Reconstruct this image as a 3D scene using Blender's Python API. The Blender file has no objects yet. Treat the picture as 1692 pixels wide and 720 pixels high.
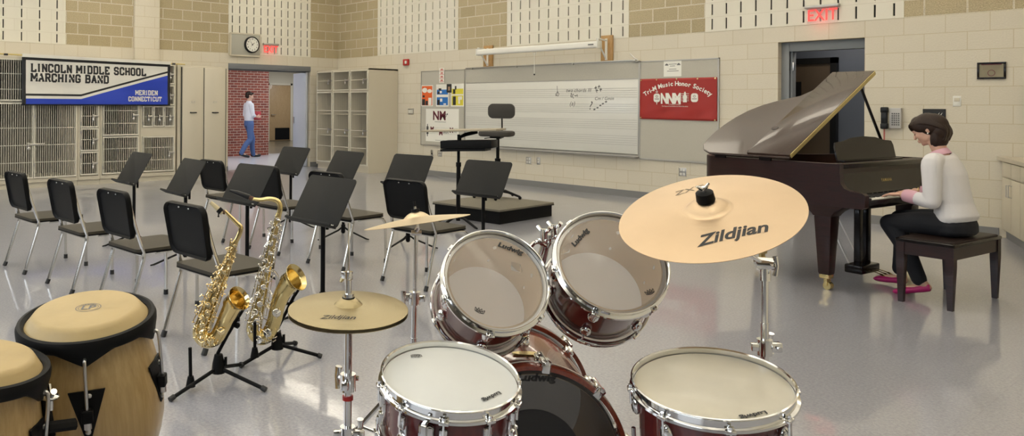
import bpy, bmesh, math, random
from mathutils import Vector, Matrix
C = bpy.context.scene.collection
SC = bpy.context.scene
PI = math.pi
R = math.radians
sin, cos = math.sin, math.cos
V = Vector

# ------------------------------------------------------------------ camera
F_PX, PX0, PY0 = 1276.5, 633.28, 174.2           # for a 1692 x 720 frame
CAM = V((14.4174, -10.4129, 1.3775)); TH, ROLL = 0.8862, 0.0061
_fw = V((-sin(TH), cos(TH), 0)); _rt = V((cos(TH), sin(TH), 0)); _up = _rt.cross(_fw)
_r2 = _rt * cos(ROLL) + _up * sin(ROLL); _u2 = -_rt * sin(ROLL) + _up * cos(ROLL)
cd = bpy.data.cameras.new('camera'); cam = bpy.data.objects.new('camera', cd); C.objects.link(cam)
cd.sensor_width = 36; cd.lens = F_PX / 1692 * 36
cd.shift_x = (846 - PX0) / 1692; cd.shift_y = (PY0 - 360) / 1692
cd.clip_start = .05; cd.clip_end = 100
M = Matrix((_r2, _u2, -_fw)).transposed().to_4x4(); M.translation = CAM
cam.matrix_world = M
SC.camera = cam

def ray(x, y): return _fw * F_PX + _r2 * (x - PX0) - _u2 * (y - PY0)
def ground(x, y, z=0.):
    d = ray(x, y); return CAM + d * ((z - CAM.z) / d.z)
def depth_at(x, y, dep): return CAM + ray(x, y) * (dep / F_PX)

# ------------------------------------------------------------------ view, world, lights
SC.view_settings.view_transform = 'Standard'; SC.view_settings.look = 'None'
SC.view_settings.gamma = 1; SC.view_settings.use_curve_mapping = False
SC.view_settings.exposure = -0.10
w = bpy.data.worlds.new('world'); SC.world = w; w.use_nodes = True
w.node_tree.nodes['Background'].inputs[0].default_value = (.75, .85, 1, 1)
w.node_tree.nodes['Background'].inputs[1].default_value = .3
ROOM_H = 5.0
CEIL_POWER, WIN_POWER, HALL_POWER = 62, 85, 75
def area_light(name, loc, size, power, color, rot=(0, 0, 0)):
    l = bpy.data.lights.new(name, 'AREA'); l.shape = 'RECTANGLE'; l.size, l.size_y = size
    l.energy = power; l.color = color
    o = bpy.data.objects.new(name, l); C.objects.link(o); o.location = loc; o.rotation_euler = rot
    return o
CEIL_SPOTS = [(x, y) for x in (1.8, 4.8, 7.8, 10.8, 13.8) for y in (-1.8, -5.2, -8.6, -11.6)]
for x, y in CEIL_SPOTS:
    area_light('ceiling_lamp_light', (x, y, ROOM_H - 1.0), (2.4, .35), CEIL_POWER, (1, .93, .80), (PI, 0, 0))  # indirect lamps: they shine up onto the ceiling
for y0 in (3.2, 8.0, 12.8):                       # daylight through the windows in the wall behind the camera
    area_light('window_daylight', (y0, -12.9, 2.6), (3.2, 2.0), WIN_POWER, (.86, .93, 1), (R(90), 0, 0))
for x, y in ((-2.0, -2.2), (-2.2, 1.2), (-7, 2.0), (-8.8, 5.2)):
    area_light('corridor_light', (x, y, 2.9), (1.2, .6), HALL_POWER, (.95, .97, 1))
area_light('vestibule_light', (10.3, .62, 2.6), (.5, .3), 9, (1, .93, .85))

# ------------------------------------------------------------------ materials
def lin(c): return tuple(((v / 255 + .055) / 1.055) ** 2.4 if v / 255 > .04045 else v / 255 / 12.92 for v in c)
class NT:
    def __init__(s, name):
        s.m = bpy.data.materials.new(name); s.m.use_nodes = True; s.t = s.m.node_tree
        s.b = s.t.nodes['Principled BSDF']
    def n(s, kind, **kw):
        nd = s.t.nodes.new(kind)
        for k, v in kw.items():
            if k.startswith('i_'):
                nd.inputs[int(k[2:]) if k[2:].isdigit() else k[2:].replace('_', ' ')].default_value = v
            else: setattr(nd, k, v)
        return nd
    def l(s, a, b): s.t.links.new(a, b)
    def set(s, **kw):
        for k, v in kw.items():
            s.b.inputs[k.replace('_', ' ')].default_value = (*v, 1) if isinstance(v, tuple) and len(v) == 3 else v
        return s
def mat(name, col, rough=.5, metal=0., coat=0., bump=0., bscale=60., vary=0., vscale=8., **kw):
    n = NT(name); n.set(Base_Color=col, Roughness=rough, Metallic=metal, Coat_Weight=coat, Coat_Roughness=.05, **kw)
    tc = n.n('ShaderNodeTexCoord')
    if vary:
        nz = n.n('ShaderNodeTexNoise', i_Scale=vscale, i_Detail=4.); n.l(tc.outputs['Object'], nz.inputs['Vector'])
        mx = n.n('ShaderNodeMix', data_type='RGBA', i_6=(*[max(0, c * (1 - vary)) for c in col], 1), i_7=(*[min(1, c * (1 + vary)) for c in col], 1))
        n.l(nz.outputs['Fac'], mx.inputs[0]); n.l(mx.outputs[2], n.b.inputs['Base Color'])
    if bump:
        nz = n.n('ShaderNodeTexNoise', i_Scale=bscale, i_Detail=3.); n.l(tc.outputs['Object'], nz.inputs['Vector'])
        bp = n.n('ShaderNodeBump', i_Strength=bump, i_Distance=.01); n.l(nz.outputs['Fac'], bp.inputs['Height']); n.l(bp.outputs[0], n.b.inputs['Normal'])
    return n.m
def blockwork(name, c1, c2, cm, axis, phase, rough=.75, bump=.25, bscale=60, mortar=.004, bw=.4064, rh=.2032, vary=.0, mbump=.5):
    n = NT(name); n.set(Roughness=rough)
    tc = n.n('ShaderNodeTexCoord'); sp = n.n('ShaderNodeSeparateXYZ'); n.l(tc.outputs['Object'], sp.inputs[0])
    ad = n.n('ShaderNodeMath', operation='ADD', i_1=phase); n.l(sp.outputs[axis], ad.inputs[0])
    cb = n.n('ShaderNodeCombineXYZ'); n.l(ad.outputs[0], cb.inputs[0]); n.l(sp.outputs[2], cb.inputs[1])
    br = n.n('ShaderNodeTexBrick', offset=.5, offset_frequency=2, squash=1, i_Color1=(*c1, 1), i_Color2=(*c2, 1), i_Mortar=(*cm, 1), i_Scale=1., i_Mortar_Size=mortar, i_Mortar_Smooth=.15, i_Bias=0., i_Brick_Width=bw, i_Row_Height=rh)
    n.l(cb.outputs[0], br.inputs['Vector'])
    nz = n.n('ShaderNodeTexNoise', i_Scale=bscale, i_Detail=5.); n.l(tc.outputs['Object'], nz.inputs['Vector'])
    mp = n.n('ShaderNodeMapRange', i_3=1 - vary, i_4=1 + vary); n.l(nz.outputs['Fac'], mp.inputs[0])
    mx = n.n('ShaderNodeMix', data_type='RGBA', blend_type='MULTIPLY', i_0=1.); n.l(br.outputs['Color'], mx.inputs[6]); n.l(mp.outputs[0], mx.inputs[7]); n.l(mx.outputs[2], n.b.inputs['Base Color'])
    sb = n.n('ShaderNodeMath', operation='MULTIPLY_ADD', i_1=-mbump); n.l(br.outputs['Fac'], sb.inputs[0]); n.l(nz.outputs['Fac'], sb.inputs[2])
    bp = n.n('ShaderNodeBump', i_Strength=bump, i_Distance=.01); n.l(sb.outputs[0], bp.inputs['Height']); n.l(bp.outputs[0], n.b.inputs['Normal'])
    return n.m
CREAM1, CREAM2 = (.64, .59, .48), (.615, .565, .455)
M_cream = blockwork('cream_block_r', CREAM1, CREAM2, (.52, .45, .31), 0, -.295 + .4064, vary=.05)
M_creamL = blockwork('cream_block_l', CREAM1, CREAM2, (.52, .45, .31), 1, .1452, vary=.05)
M_tan = blockwork('tan_block_r', (.47, .395, .25), (.41, .34, .205), (.62, .57, .45), 0, -.295 + .4064, bump=1., bscale=75, mortar=.010, vary=.5, rough=.9)
M_tanL = blockwork('tan_block_l', (.47, .395, .25), (.41, .34, .205), (.62, .57, .45), 1, .1452, bump=1., bscale=75, mortar=.010, vary=.5, rough=.9)
M_panel = blockwork('white_block_r', (.71, .68, .58), (.69, .66, .56), (.60, .56, .46), 0, 0, mortar=.003, bump=.1, mbump=.3)
M_panelL = blockwork('white_block_l', (.71, .68, .58), (.69, .66, .56), (.60, .56, .46), 1, 0, mortar=.003, bump=.1, mbump=.3)
M_brick = blockwork('red_brick', (.27, .062, .035), (.17, .04, .028), (.50, .40, .32), 1, 0, bw=.203, rh=.0677, mortar=.006, vary=.3, bscale=40)
M_brickx = blockwork('red_brick_x', (.27, .062, .035), (.17, .04, .028), (.50, .40, .32), 0, 0, bw=.203, rh=.0677, mortar=.006, vary=.3, bscale=40)
def floor_mat():
    n = NT('floor'); n.set(Roughness=.3, Specular_IOR_Level=.5, Coat_Weight=.8, Coat_Roughness=.1)
    tc = n.n('ShaderNodeTexCoord')
    a = n.n('ShaderNodeTexNoise', i_Scale=70., i_Detail=5., i_Roughness=.7); n.l(tc.outputs['Object'], a.inputs['Vector'])
    b = n.n('ShaderNodeTexNoise', i_Scale=2., i_Detail=3.); n.l(tc.outputs['Object'], b.inputs['Vector'])
    cr = n.n('ShaderNodeValToRGB'); cr.color_ramp.elements[0].position = .36; cr.color_ramp.elements[1].position = .64
    cr.color_ramp.elements[0].color = (.250, .252, .286, 1); cr.color_ramp.elements[1].color = (.368, .372, .410, 1)
    n.l(a.outputs['Fac'], cr.inputs[0])
    ck = n.n('ShaderNodeTexBrick', offset=0., i_Color1=(1, 1, 1, 1), i_Color2=(.965, .965, .97, 1), i_Mortar=(.86, .86, .86, 1), i_Scale=1., i_Mortar_Size=.0012, i_Brick_Width=.305, i_Row_Height=.305)
    n.l(tc.outputs['Object'], ck.inputs['Vector'])
    mx = n.n('ShaderNodeMix', data_type='RGBA', blend_type='MULTIPLY', i_0=1.); n.l(cr.outputs[0], mx.inputs[6]); n.l(ck.outputs['Color'], mx.inputs[7])
    n.l(mx.outputs[2], n.b.inputs['Base Color'])
    mr = n.n('ShaderNodeMapRange', i_3=.03, i_4=.10); n.l(b.outputs['Fac'], mr.inputs[0]); n.l(mr.outputs[0], n.b.inputs['Coat Roughness'])
    w_ = n.n('ShaderNodeTexNoise', i_Scale=5., i_Detail=2.); n.l(tc.outputs['Object'], w_.inputs['Vector'])
    bp = n.n('ShaderNodeBump', i_Strength=.06, i_Distance=.02); n.l(w_.outputs['Fac'], bp.inputs['Height']); n.l(bp.outputs[0], n.b.inputs['Coat Normal'])
    return n.m
M_floor = floor_mat()
def wood(name, c1, c2, scale=(1, 1, 12), rough=.35, coat=.6, dist=3., wscale=3., axis='X'):
    n = NT(name); n.set(Roughness=rough, Coat_Weight=coat, Coat_Roughness=.04, Specular_IOR_Level=.3)
    tc = n.n('ShaderNodeTexCoord'); mp = n.n('ShaderNodeMapping'); mp.inputs['Scale'].default_value = scale
    n.l(tc.outputs['Object'], mp.inputs[0])
    wv = n.n('ShaderNodeTexNoise', i_Scale=wscale, i_Detail=6., i_Roughness=.65, i_Distortion=dist); n.l(mp.outputs[0], wv.inputs['Vector'])
    cr = n.n('ShaderNodeValToRGB'); cr.color_ramp.elements[0].position = .3; cr.color_ramp.elements[1].position = .7
    cr.color_ramp.elements[0].color = (*c1, 1); cr.color_ramp.elements[1].color = (*c2, 1)
    n.l(wv.outputs['Fac'], cr.inputs[0]); n.l(cr.outputs[0], n.b.inputs['Base Color'])
    return n.m
M_black = mat('black_plastic', (.006, .006, .006), .5, Specular_IOR_Level=.13)
M_blackg = mat('black_gloss', (.006, .006, .006), .3, Specular_IOR_Level=.3)
M_blackm = mat('black_powder_metal', (.006, .006, .0065), .5, bump=.03, bscale=400, Specular_IOR_Level=.12)
M_desk = mat('music_desk_black', (.016, .016, .015), .55, vary=.15, Specular_IOR_Level=.15)
M_seat = mat('seat_dark_taupe', (.050, .043, .030), .5, vary=.1, bump=.06, bscale=300, Specular_IOR_Level=.25)
M_chrome = mat('chrome', (.80, .80, .79), .09, metal=1.)
M_steel = mat('brushed_steel', (.55, .54, .52), .3, metal=1.)
M_chair = mat('chair_chrome', (.70, .69, .66), .2, metal=1.)
M_alu = mat('aluminium', (.45, .44, .41), .4, metal=.7)
M_gold = mat('gold_lacquer', (.70, .55, .26), .14, metal=1.)
M_goldk = mat('pale_gold_keys', (.85, .72, .44), .14, metal=1.)
M_silk = mat('nickel_keys', (.78, .76, .70), .14, metal=1.)
M_cream_paint = mat('cream_cabinet', (.56, .51, .40), .45)
M_white_wire = mat('white_wire', (.66, .63, .53), .4)
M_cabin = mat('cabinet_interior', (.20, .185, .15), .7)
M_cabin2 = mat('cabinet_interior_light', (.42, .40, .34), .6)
M_grey = mat('grey_paint', (.21, .225, .235), .45)
M_greyd = mat('dark_slate_paint', (.085, .095, .115), .5)
M_base = mat('rubber_base', (.20, .20, .20), .5)
M_white = mat('white_plastic', (.75, .74, .68), .4)
M_paper = mat('paper', (.78, .77, .70), .6)
M_wboard = mat('whiteboard', (.66, .655, .60), .28, coat=.3)
M_tack = mat('tack_fabric', (.47, .45, .385), .9, bump=.25, bscale=500, vary=.10, vscale=120)
M_staff = mat('staff_line', (.44, .43, .40), .5)
M_ink = mat('black_ink', (.02, .02, .02), .6)
M_ink2 = mat('marker_ink', (.13, .13, .13), .6)
M_brass = mat('brass', (.70, .55, .25), .25, metal=1.)
M_wood = wood('pine_board', (.36, .20, .07), (.50, .31, .13), (8, 8, 1.5), coat=.1, rough=.5)
M_doorwood = wood('door_wood', (.30, .20, .10), (.40, .28, .15), (6, 6, 1), coat=.1, rough=.5)
M_redp = mat('red_plastic', (.42, .018, .015), .4)
M_slot = mat('slot_shade', (.008, .008, .008), .95)
M_ceil = mat('ceiling_tile', (.80, .79, .75), .9)
M_piano = wood('piano_mahogany_lacquer', (.0085, .0014, .0011), (.023, .0040, .0027), (1.2, 1.2, 14), rough=.38, coat=.25, wscale=6, dist=.6)
M_pianob = mat('piano_black_lacquer', (.0055, .0024, .0018), .25, coat=.25, Specular_IOR_Level=.15)
M_lidm = mat('piano_lid_lacquer', (.034, .017, .011), .25, coat=.45, Specular_IOR_Level=.2)
M_ivory = mat('ivory_key', (.88, .86, .80), .25)
def emis(name, col, s):
    n = NT(name); n.set(Base_Color=tuple(c * .5 for c in col), Emission_Color=col, Emission_Strength=s); return n.m
M_exit = emis('exit_red_light', (1, .07, .06), 1.25)
M_lampd = emis('lamp_diffuser', (1, .95, .85), 2.0)
def thin(name, col, alpha, rough=.12):
    n = NT(name); n.set(Base_Color=col, Roughness=rough, Specular_IOR_Level=.6, Alpha=alpha); return n.m

# ------------------------------------------------------------------ mesh builder
def frame(P, n, xd=None):
    z = V(n).normalized(); x = V(xd) if xd is not None else (V((0, 0, 1)).cross(z) if abs(z.z) < .999 else V((1, 0, 0)))
    x = (x - z * x.dot(z)).normalized(); y = z.cross(x)
    m = Matrix((x, y, z)).transposed().to_4x4(); m.translation = V(P); return m
def rotz(a): return Matrix.Rotation(a, 4, 'Z')
def T(x, y, z): return Matrix.Translation((x, y, z))
class MB:
    def __init__(s): s.v = []; s.f = []; s.mi = []; s.k = 0; s.M = None
    def use(s, k): s.k = k; return s
    def at(s, M): s.M = M; return s
    def add(s, vs, fs, M=None):
        o = len(s.v)
        for v in vs:
            v = V(v)
            if M is not None: v = M @ v
            if s.M is not None: v = s.M @ v
            s.v.append(v)
        for f in fs: s.f.append([o + i for i in f]); s.mi.append(s.k)
        return s
    def box(s, x0, x1, y0, y1, z0, z1, M=None, bev=0., seg=2):
        if bev <= 0:
            return s.add([(x, y, z) for z in (z0, z1) for y in (y0, y1) for x in (x0, x1)],
                         [(0, 2, 3, 1), (4, 5, 7, 6), (0, 1, 5, 4), (2, 6, 7, 3), (0, 4, 6, 2), (1, 3, 7, 5)], M)
        bm = bmesh.new(); bmesh.ops.create_cube(bm, size=1)
        for v in bm.verts: v.co = V(((x0 + x1) / 2 + v.co.x * (x1 - x0), (y0 + y1) / 2 + v.co.y * (y1 - y0), (z0 + z1) / 2 + v.co.z * (z1 - z0)))
        bmesh.ops.bevel(bm, geom=bm.edges[:], offset=bev, segments=seg, profile=.5, affect='EDGES')
        return s.bm(bm, M)
    def bm(s, bm, M=None):
        bm.verts.index_update(); s.add([v.co.copy() for v in bm.verts], [[v.index for v in f.verts] for f in bm.faces], M); bm.free(); return s
    def ring_loft(s, rings, M=None, cap=True, closed=False):
        n = len(rings[0]); vs = [p for r in rings for p in r]; fs = []
        m = len(rings)
        for i in range(m if closed else m - 1):
            a, b = i * n, ((i + 1) % m) * n
            for j in range(n): k = (j + 1) % n; fs.append((a + j, a + k, b + k, b + j))
        if cap and not closed: fs.append(tuple(range(n))[::-1]); fs.append(tuple((m - 1) * n + i for i in range(n)))
        return s.add(vs, fs, M)
    def cyl(s, p0, p1, r0, r1=None, seg=16, M=None, cap=True):
        p0, p1 = V(p0), V(p1); r1 = r0 if r1 is None else r1
        F = frame(p0, p1 - p0); L = (p1 - p0).length
        rings = [[F @ V((r * cos(2 * PI * i / seg), r * sin(2 * PI * i / seg), z)) for i in range(seg)] for r, z in ((r0, 0), (r1, L))]
        return s.ring_loft(rings, M, cap)
    def tube(s, pts, r, seg=10, M=None, closed=False, cap=True, flat=None):
        pts = [V(p) for p in pts]; n = len(pts); rr = r if isinstance(r, (list, tuple)) else [r] * n
        rings = []; x = None
        for i in range(n):
            a = pts[(i - 1) % n] if (i or closed) else pts[0]; b = pts[(i + 1) % n] if (i < n - 1 or closed) else pts[-1]
            t = (b - a).normalized()
            if x is None:
                x = V((0, 0, 1)).cross(t) if abs(t.z) < .95 else V((1, 0, 0)).cross(t); x.normalize()
            x = (x - t * x.dot(t)).normalized(); y = t.cross(x)
            fa, fb = flat if flat else (1, 1)
            rings.append([pts[i] + x * (rr[i] * fa * cos(2 * PI * j / seg)) + y * (rr[i] * fb * sin(2 * PI * j / seg)) for j in range(seg)])
        return s.ring_loft(rings, M, cap, closed)
    def lathe(s, prof, seg=48, M=None, a0=0., a1=2 * PI):
        vs = []; fs = []; full = abs(a1 - a0 - 2 * PI) < 1e-6; cols = seg if full else seg + 1
        for i in range(cols):
            a = a0 + (a1 - a0) * i / seg
            vs += [(r * cos(a), r * sin(a), z) for r, z in prof]
        n = len(prof)
        for i in range(seg):
            k = (i + 1) % cols
            for j in range(n - 1):
                if prof[j][0] < 1e-7 and prof[j + 1][0] < 1e-7: continue
                if prof[j][0] < 1e-7: fs.append((i * n + j, k * n + j + 1, i * n + j + 1))
                elif prof[j + 1][0] < 1e-7: fs.append((i * n + j, k * n + j, i * n + j + 1))
                else: fs.append((i * n + j, k * n + j, k * n + j + 1, i * n + j + 1))
        return s.add(vs, fs, M)
    def prism(s, poly, z0, z1, M=None):
        n = len(poly); vs = [(x, y, z0) for x, y in poly] + [(x, y, z1) for x, y in poly]
        fs = [tuple(range(n))[::-1], tuple(range(n, 2 * n))] + [(i, (i + 1) % n, n + (i + 1) % n, n + i) for i in range(n)]
        return s.add(vs, fs, M)
    def ell(s, c, r, seg=16, rings=10, M=None, rot=None):
        if not isinstance(r, (tuple, list)): r = (r, r, r)
        prof = [(sin(PI * i / rings), -cos(PI * i / rings)) for i in range(rings + 1)]; prof[0] = (0, -1); prof[-1] = (0, 1)
        L = T(*c) @ (rot if rot is not None else Matrix.Identity(4)) @ Matrix.Diagonal((*r, 1))
        return s.lathe(prof, seg, (M @ L) if M is not None else L)
    def quad(s, a, b, c, d, M=None): return s.add([a, b, c, d], [(0, 1, 2, 3)], M)
    def mapped(s, me, fn):
        vs, fs = me; return s.add([fn(*v) for v in vs], fs)
    def build(s, name, mats, parent=None, smooth=35, loc=None, matrix=None):
        me = bpy.data.meshes.new(name); me.from_pydata([tuple(v) for v in s.v], [], s.f)
        mats = mats if isinstance(mats, (list, tuple)) else [mats]
        for m in mats: me.materials.append(m)
        me.polygons.foreach_set('material_index', s.mi)
        bm = bmesh.new(); bm.from_mesh(me)
        bmesh.ops.remove_doubles(bm, verts=bm.verts, dist=1e-6); bmesh.ops.recalc_face_normals(bm, faces=bm.faces); bm.to_mesh(me); bm.free()
        if smooth:
            me.polygons.foreach_set('use_smooth', [True] * len(me.polygons)); me.set_sharp_from_angle(angle=R(smooth))
        me.update()
        o = bpy.data.objects.new(name, me); C.objects.link(o)
        if parent is not None: o.parent = parent
        if matrix is not None: o.matrix_local = matrix
        if loc is not None: o.location = loc
        return o
def tag(o, label=None, cat=None, group=None, kind=None):
    if label: o['label'] = label
    if cat: o['category'] = cat
    if group: o['group'] = group
    if kind: o['kind'] = kind
    return o
def thing(name, label, cat, loc=(0, 0, 0), rz=0., group=None):
    o = bpy.data.objects.new(name, None); C.objects.link(o); o.empty_display_size = .1
    o.location = loc; o.rotation_euler = (0, 0, rz); return tag(o, label, cat, group)
def struct(name, mb, m, parent=None, smooth=35):
    o = mb.build(name, m, parent, smooth)
    if parent is None: o['kind'] = 'structure'
    return o
def copy_tree(o, parent=None):
    c = o.copy(); C.objects.link(c)
    if parent is not None: c.parent = parent
    for ch in list(o.children): copy_tree(ch, c)
    return c
_tc = {}
def text(body, size=1., bold=0., shear=0., ext=0., sp=1., ww=1.):
    key = (body, size, bold, shear, ext, sp, ww)
    if key in _tc: return _tc[key]
    cu = bpy.data.curves.new('t', 'FONT'); cu.body = body; cu.size = size; cu.offset = bold; cu.shear = shear; cu.extrude = ext
    cu.space_character = sp; cu.align_x = 'CENTER'; cu.align_y = 'CENTER'; cu.resolution_u = 3
    o = bpy.data.objects.new('t', cu); C.objects.link(o)
    bpy.context.view_layer.update()
    me = bpy.data.meshes.new_from_object(o.evaluated_get(bpy.context.evaluated_depsgraph_get()))
    r = ([(v.co.x * ww, v.co.y, v.co.z) for v in me.vertices], [tuple(p.vertices) for p in me.polygons])
    bpy.data.objects.remove(o); bpy.data.meshes.remove(me); bpy.data.curves.remove(cu)
    _tc[key] = r; return r
def rrect(w, h, r, n=6, cx=0., cy=0.):
    pts = []
    for sx, sy, a in ((1, 1, 0), (-1, 1, 90), (-1, -1, 180), (1, -1, 270)):
        for i in range(n + 1):
            t = R(a + 90 * i / n); pts.append((cx + sx * (w / 2 - r) + r * cos(t), cy + sy * (h / 2 - r) + r * sin(t)))
    return pts
def bez(pts, n=8):                                    # Catmull-Rom through points
    P = [V(p) for p in pts]; P = [P[0] * 2 - P[1]] + P + [P[-1] * 2 - P[-2]]; out = []
    for i in range(1, len(P) - 2):
        for k in range(n):
            t = k / n; a, b, c, d = P[i - 1:i + 3]
            out.append(.5 * ((2 * b) + (c - a) * t + (2 * a - 5 * b + 4 * c - d) * t * t + (3 * b - a - 3 * c + d) * t ** 3))
    out.append(P[-2]); return out
# ================================================================== THE ROOM
TZ = 2.4384; CO = .2032
XR, YB = 17.2, -13.0                              # where the angled right wall meets the wall behind the camera
WX0 = 12.80                                       # foot of the angled wall on the whiteboard wall
HX = WX0 + (0 - YB) * .38 / .925
fl = MB().box(-13, 19.5, YB, 6, -.1, 0); struct('floor', fl, M_floor)
ce = MB().box(-13, 19.5, YB, 6, ROOM_H, ROOM_H + .1); struct('ceiling', ce, M_ceil)
# whiteboard wall (y = 0) with the doorway x 9.84..10.85
DX0, DX1, DZ = 9.84, 10.86, 2.235
wb = MB()
PR = [(1.46, 3.91), (5.14, 7.61), (8.84, 11.27)]   # acoustic block panels
wb.use(0).box(-.2, DX0, 0, .25, 0, TZ).box(DX1, WX0 + .3, 0, .25, 0, TZ).box(DX0, DX1, 0, .25, DZ, TZ)
xs = -.2
for a, b in PR + [(WX0 + .3, 0)]:
    wb.use(1).box(xs, a, 0, .25, TZ, ROOM_H); xs = b
struct('wall_right', wb, [M_cream, M_tan])
# cabinet wall (x = 0) with the corridor doorway y -2.79..-0.75
LY0, LY1, LZ = -2.79, -.75, 2.2352
wl = MB()
PL = [(-9.6, -6.05), (-2.79, -.76)]
wl.use(0).box(-.2, 0, YB, LY0, 0, TZ).box(-.2, 0, LY1, .0, 0, TZ).box(-.2, 0, LY0, LY1, LZ, TZ)
ys = YB
for a, b in PL + [(.0, 0)]:
    wl.use(1).box(-.2, 0, ys, a, TZ, ROOM_H); ys = b
struct('wall_left', wl, [M_creamL, M_tanL])
struct('trim_1', MB().box(-.05, .08, -4.80, -4.31, 0, ROOM_H, bev=.006), M_creamL)      # engaged pier
def slot_panel(name, a, b, rows, axis, m):
    """sound-absorbing blocks: every course carries a row of shallow slits, their dark depth painted on a black backing"""
    n = 12; w = (b - a) / n; o = MB(); sw, sh, d = .022, .150, .012
    ztop = TZ + rows * CO
    def bx(u0, u1, z0, z1, d0=-.005, d1=d):
        if axis == 0: o.box(u0, u1, d0, d1, z0, z1)
        else: o.box(-d1, -d0, u0, u1, z0, z1)
    for i in range(n + 1):
        u0 = a if i == 0 else a + (i - .5) * w + sw / 2
        u1 = b if i == n else a + (i + .5) * w - sw / 2
        bx(u0, u1, TZ, ztop)
    for i in range(n):
        c = a + (i + .5) * w
        for r in range(rows + 1):
            z0 = TZ + r * CO - (CO - sh) / 2 + .004; z1 = z0 + CO - sh
            bx(c - sw / 2, c + sw / 2, max(z0, TZ), min(z1, ztop))
    o.use(1)
    bx(a, b, TZ, ztop, d + .002, .12)  # solid slab behind the slits, the shade inside them put into its black
    o.use(0); bx(a, b, ztop, ROOM_H, -.005, .12)
    struct(name, o, [m, M_slot], smooth=0)
for i, (a, b) in enumerate(PR): slot_panel('trim_%d' % (i + 2), a, b, 9, 0, M_panel)
slot_panel('trim_5', PL[1][0], PL[1][1], 9, 1, M_panelL); slot_panel('trim_6', PL[0][0], PL[0][1], 9, 1, M_panelL)
# angled wall behind the base cabinets, wall behind the camera with its windows
aw = MB(); d_ = V((.38, -.925, 0)).normalized(); n_ = V((.925, .38, 0)); p0 = V((WX0, 0, 0)); L_ = -YB / .925
Fa = Matrix((d_, n_, V((0, 0, 1)))).transposed().to_4x4(); Fa.translation = p0
aw.at(Fa).box(-.3, L_ + .3, 0, .2, 0, ROOM_H); struct('wall_side', aw, M_cream)
bw = MB(); bw.box(-.2, HX + .3, YB - .2, YB, 0, 1.4).box(-.2, HX + .3, YB - .2, YB, 3.8, ROOM_H)
for a, b in ((-.2, 1.4), (5, 6.2), (9.8, 11), (14.6, HX + .3)): bw.box(a, b, YB - .2, YB, 1.4, 3.8)
struct('wall_back', bw, mat('back_wall_dark', (.10, .09, .075), .8))
# baseboards
bb = MB()
for a, b in ((2.14, DX0), (DX1, 12.17)): bb.box(a, b, -.012, 0, 0, .10).box(a, b, -.02, 0, 0, .012)
struct('baseboard_right', bb, M_base)
bb = MB().box(0, .012, LY1, -.0, 0, .10).box(0, .012, -3.4, LY0, 0, .10); struct('baseboard_left', bb, M_base)

# ---- corridor behind the left doorway
cw = MB(); cw.use(0).box(-4.2, -4.0, -7, .56, 0, 3.2); struct('wall_corridor', cw, [M_brick])
bw = MB().box(-9.2, -4.2, .36, .56, 0, 3.2); struct('wall_corridor_return', bw, [M_brickx])
M_hall = mat('corridor_paint', (.50, .46, .36), .7)
cw = MB().box(-11.2, -11.0, -7, 8.2, 0, 3.2).box(-11, -.2, 8, 8.2, 0, 3.2).box(-11, -.2, -7.2, -7, 0, 3.2); struct('wall_corridor_end', cw, M_hall)
struct('ceiling_corridor', MB().box(-11.2, -.2, -7, 8.2, 3.1, 3.2), M_ceil)
M_pale = mat('corridor_floor_pale', (.56, .58, .62), .25, coat=.3)
M_brown = mat('corridor_floor_brown', (.14, .115, .075), .3, coat=.3)
struct('floor_corridor', MB().box(-4.4, -.2, -7, 8, -.01, .004), M_pale)
struct('floor_hall', MB().box(-11, -4.4, .36, 8, -.01, .003), M_brown)
# ---- steel frame and open leaf of the left doorway
fr = MB().box(-.2, .012, LY0, LY1, LZ - .11, LZ, bev=.004)
fr.box(-.16, -.1, LY0 + .05, LY1 - .05, LZ - .14, LZ - .11)
struct('trim_7', fr, mat('door_frame_grey', (.17, .18, .195), .4))
Ml = T(-.06, LY1 - .06, 0) @ rotz(R(-15))
lf = MB().at(Ml).box(-.92, 0, -.022, .022, .01, LZ - .13, bev=.003)
dr = struct('door_1', lf, mat('door_leaf_bluegrey', (.42, .45, .50), .35))
hg = MB().at(Ml).box(-.87, -.82, -.045, -.022, .95, 1.1); hg.build('door_hardware', M_steel, dr)
# ---- timber door far down the corridor
P = ground(465, 236)
dd = MB().box(-10.99, -10.94, 4.72, 5.66, .02, 2.13, bev=.004)
d2 = struct('door_2', dd, M_doorwood)
MB().box(-10.939, -10.93, 4.98, 5.62, .05, .50).build('kick_plate', M_blackm, d2)
h = MB().cyl((-10.94, 4.82, 1.0), (-10.88, 4.82, 1.0), .02); h.tube([(-10.88, 4.82, 1), (-10.88, 4.97, 1)], .012); h.build('door_handle', M_steel, d2)
struct('trim_8', MB().box(-10.99, -10.92, 4.64, 4.72, 0, 2.2).box(-10.99, -10.92, 5.66, 5.74, 0, 2.2).box(-10.99, -10.92, 4.64, 5.74, 2.13, 2.2), M_cream_paint)
# red alarm box on the corridor bricks
o = MB().box(0, .05, -.09, .09, -.05, .05, bev=.006).box(.05, .056, -.05, .05, -.03, .03).build('alarm_box', [M_redp], loc=(-3.99, -1.60, 2.30))
tag(o, 'small red alarm box high on the corridor brick wall', 'alarm')

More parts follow.
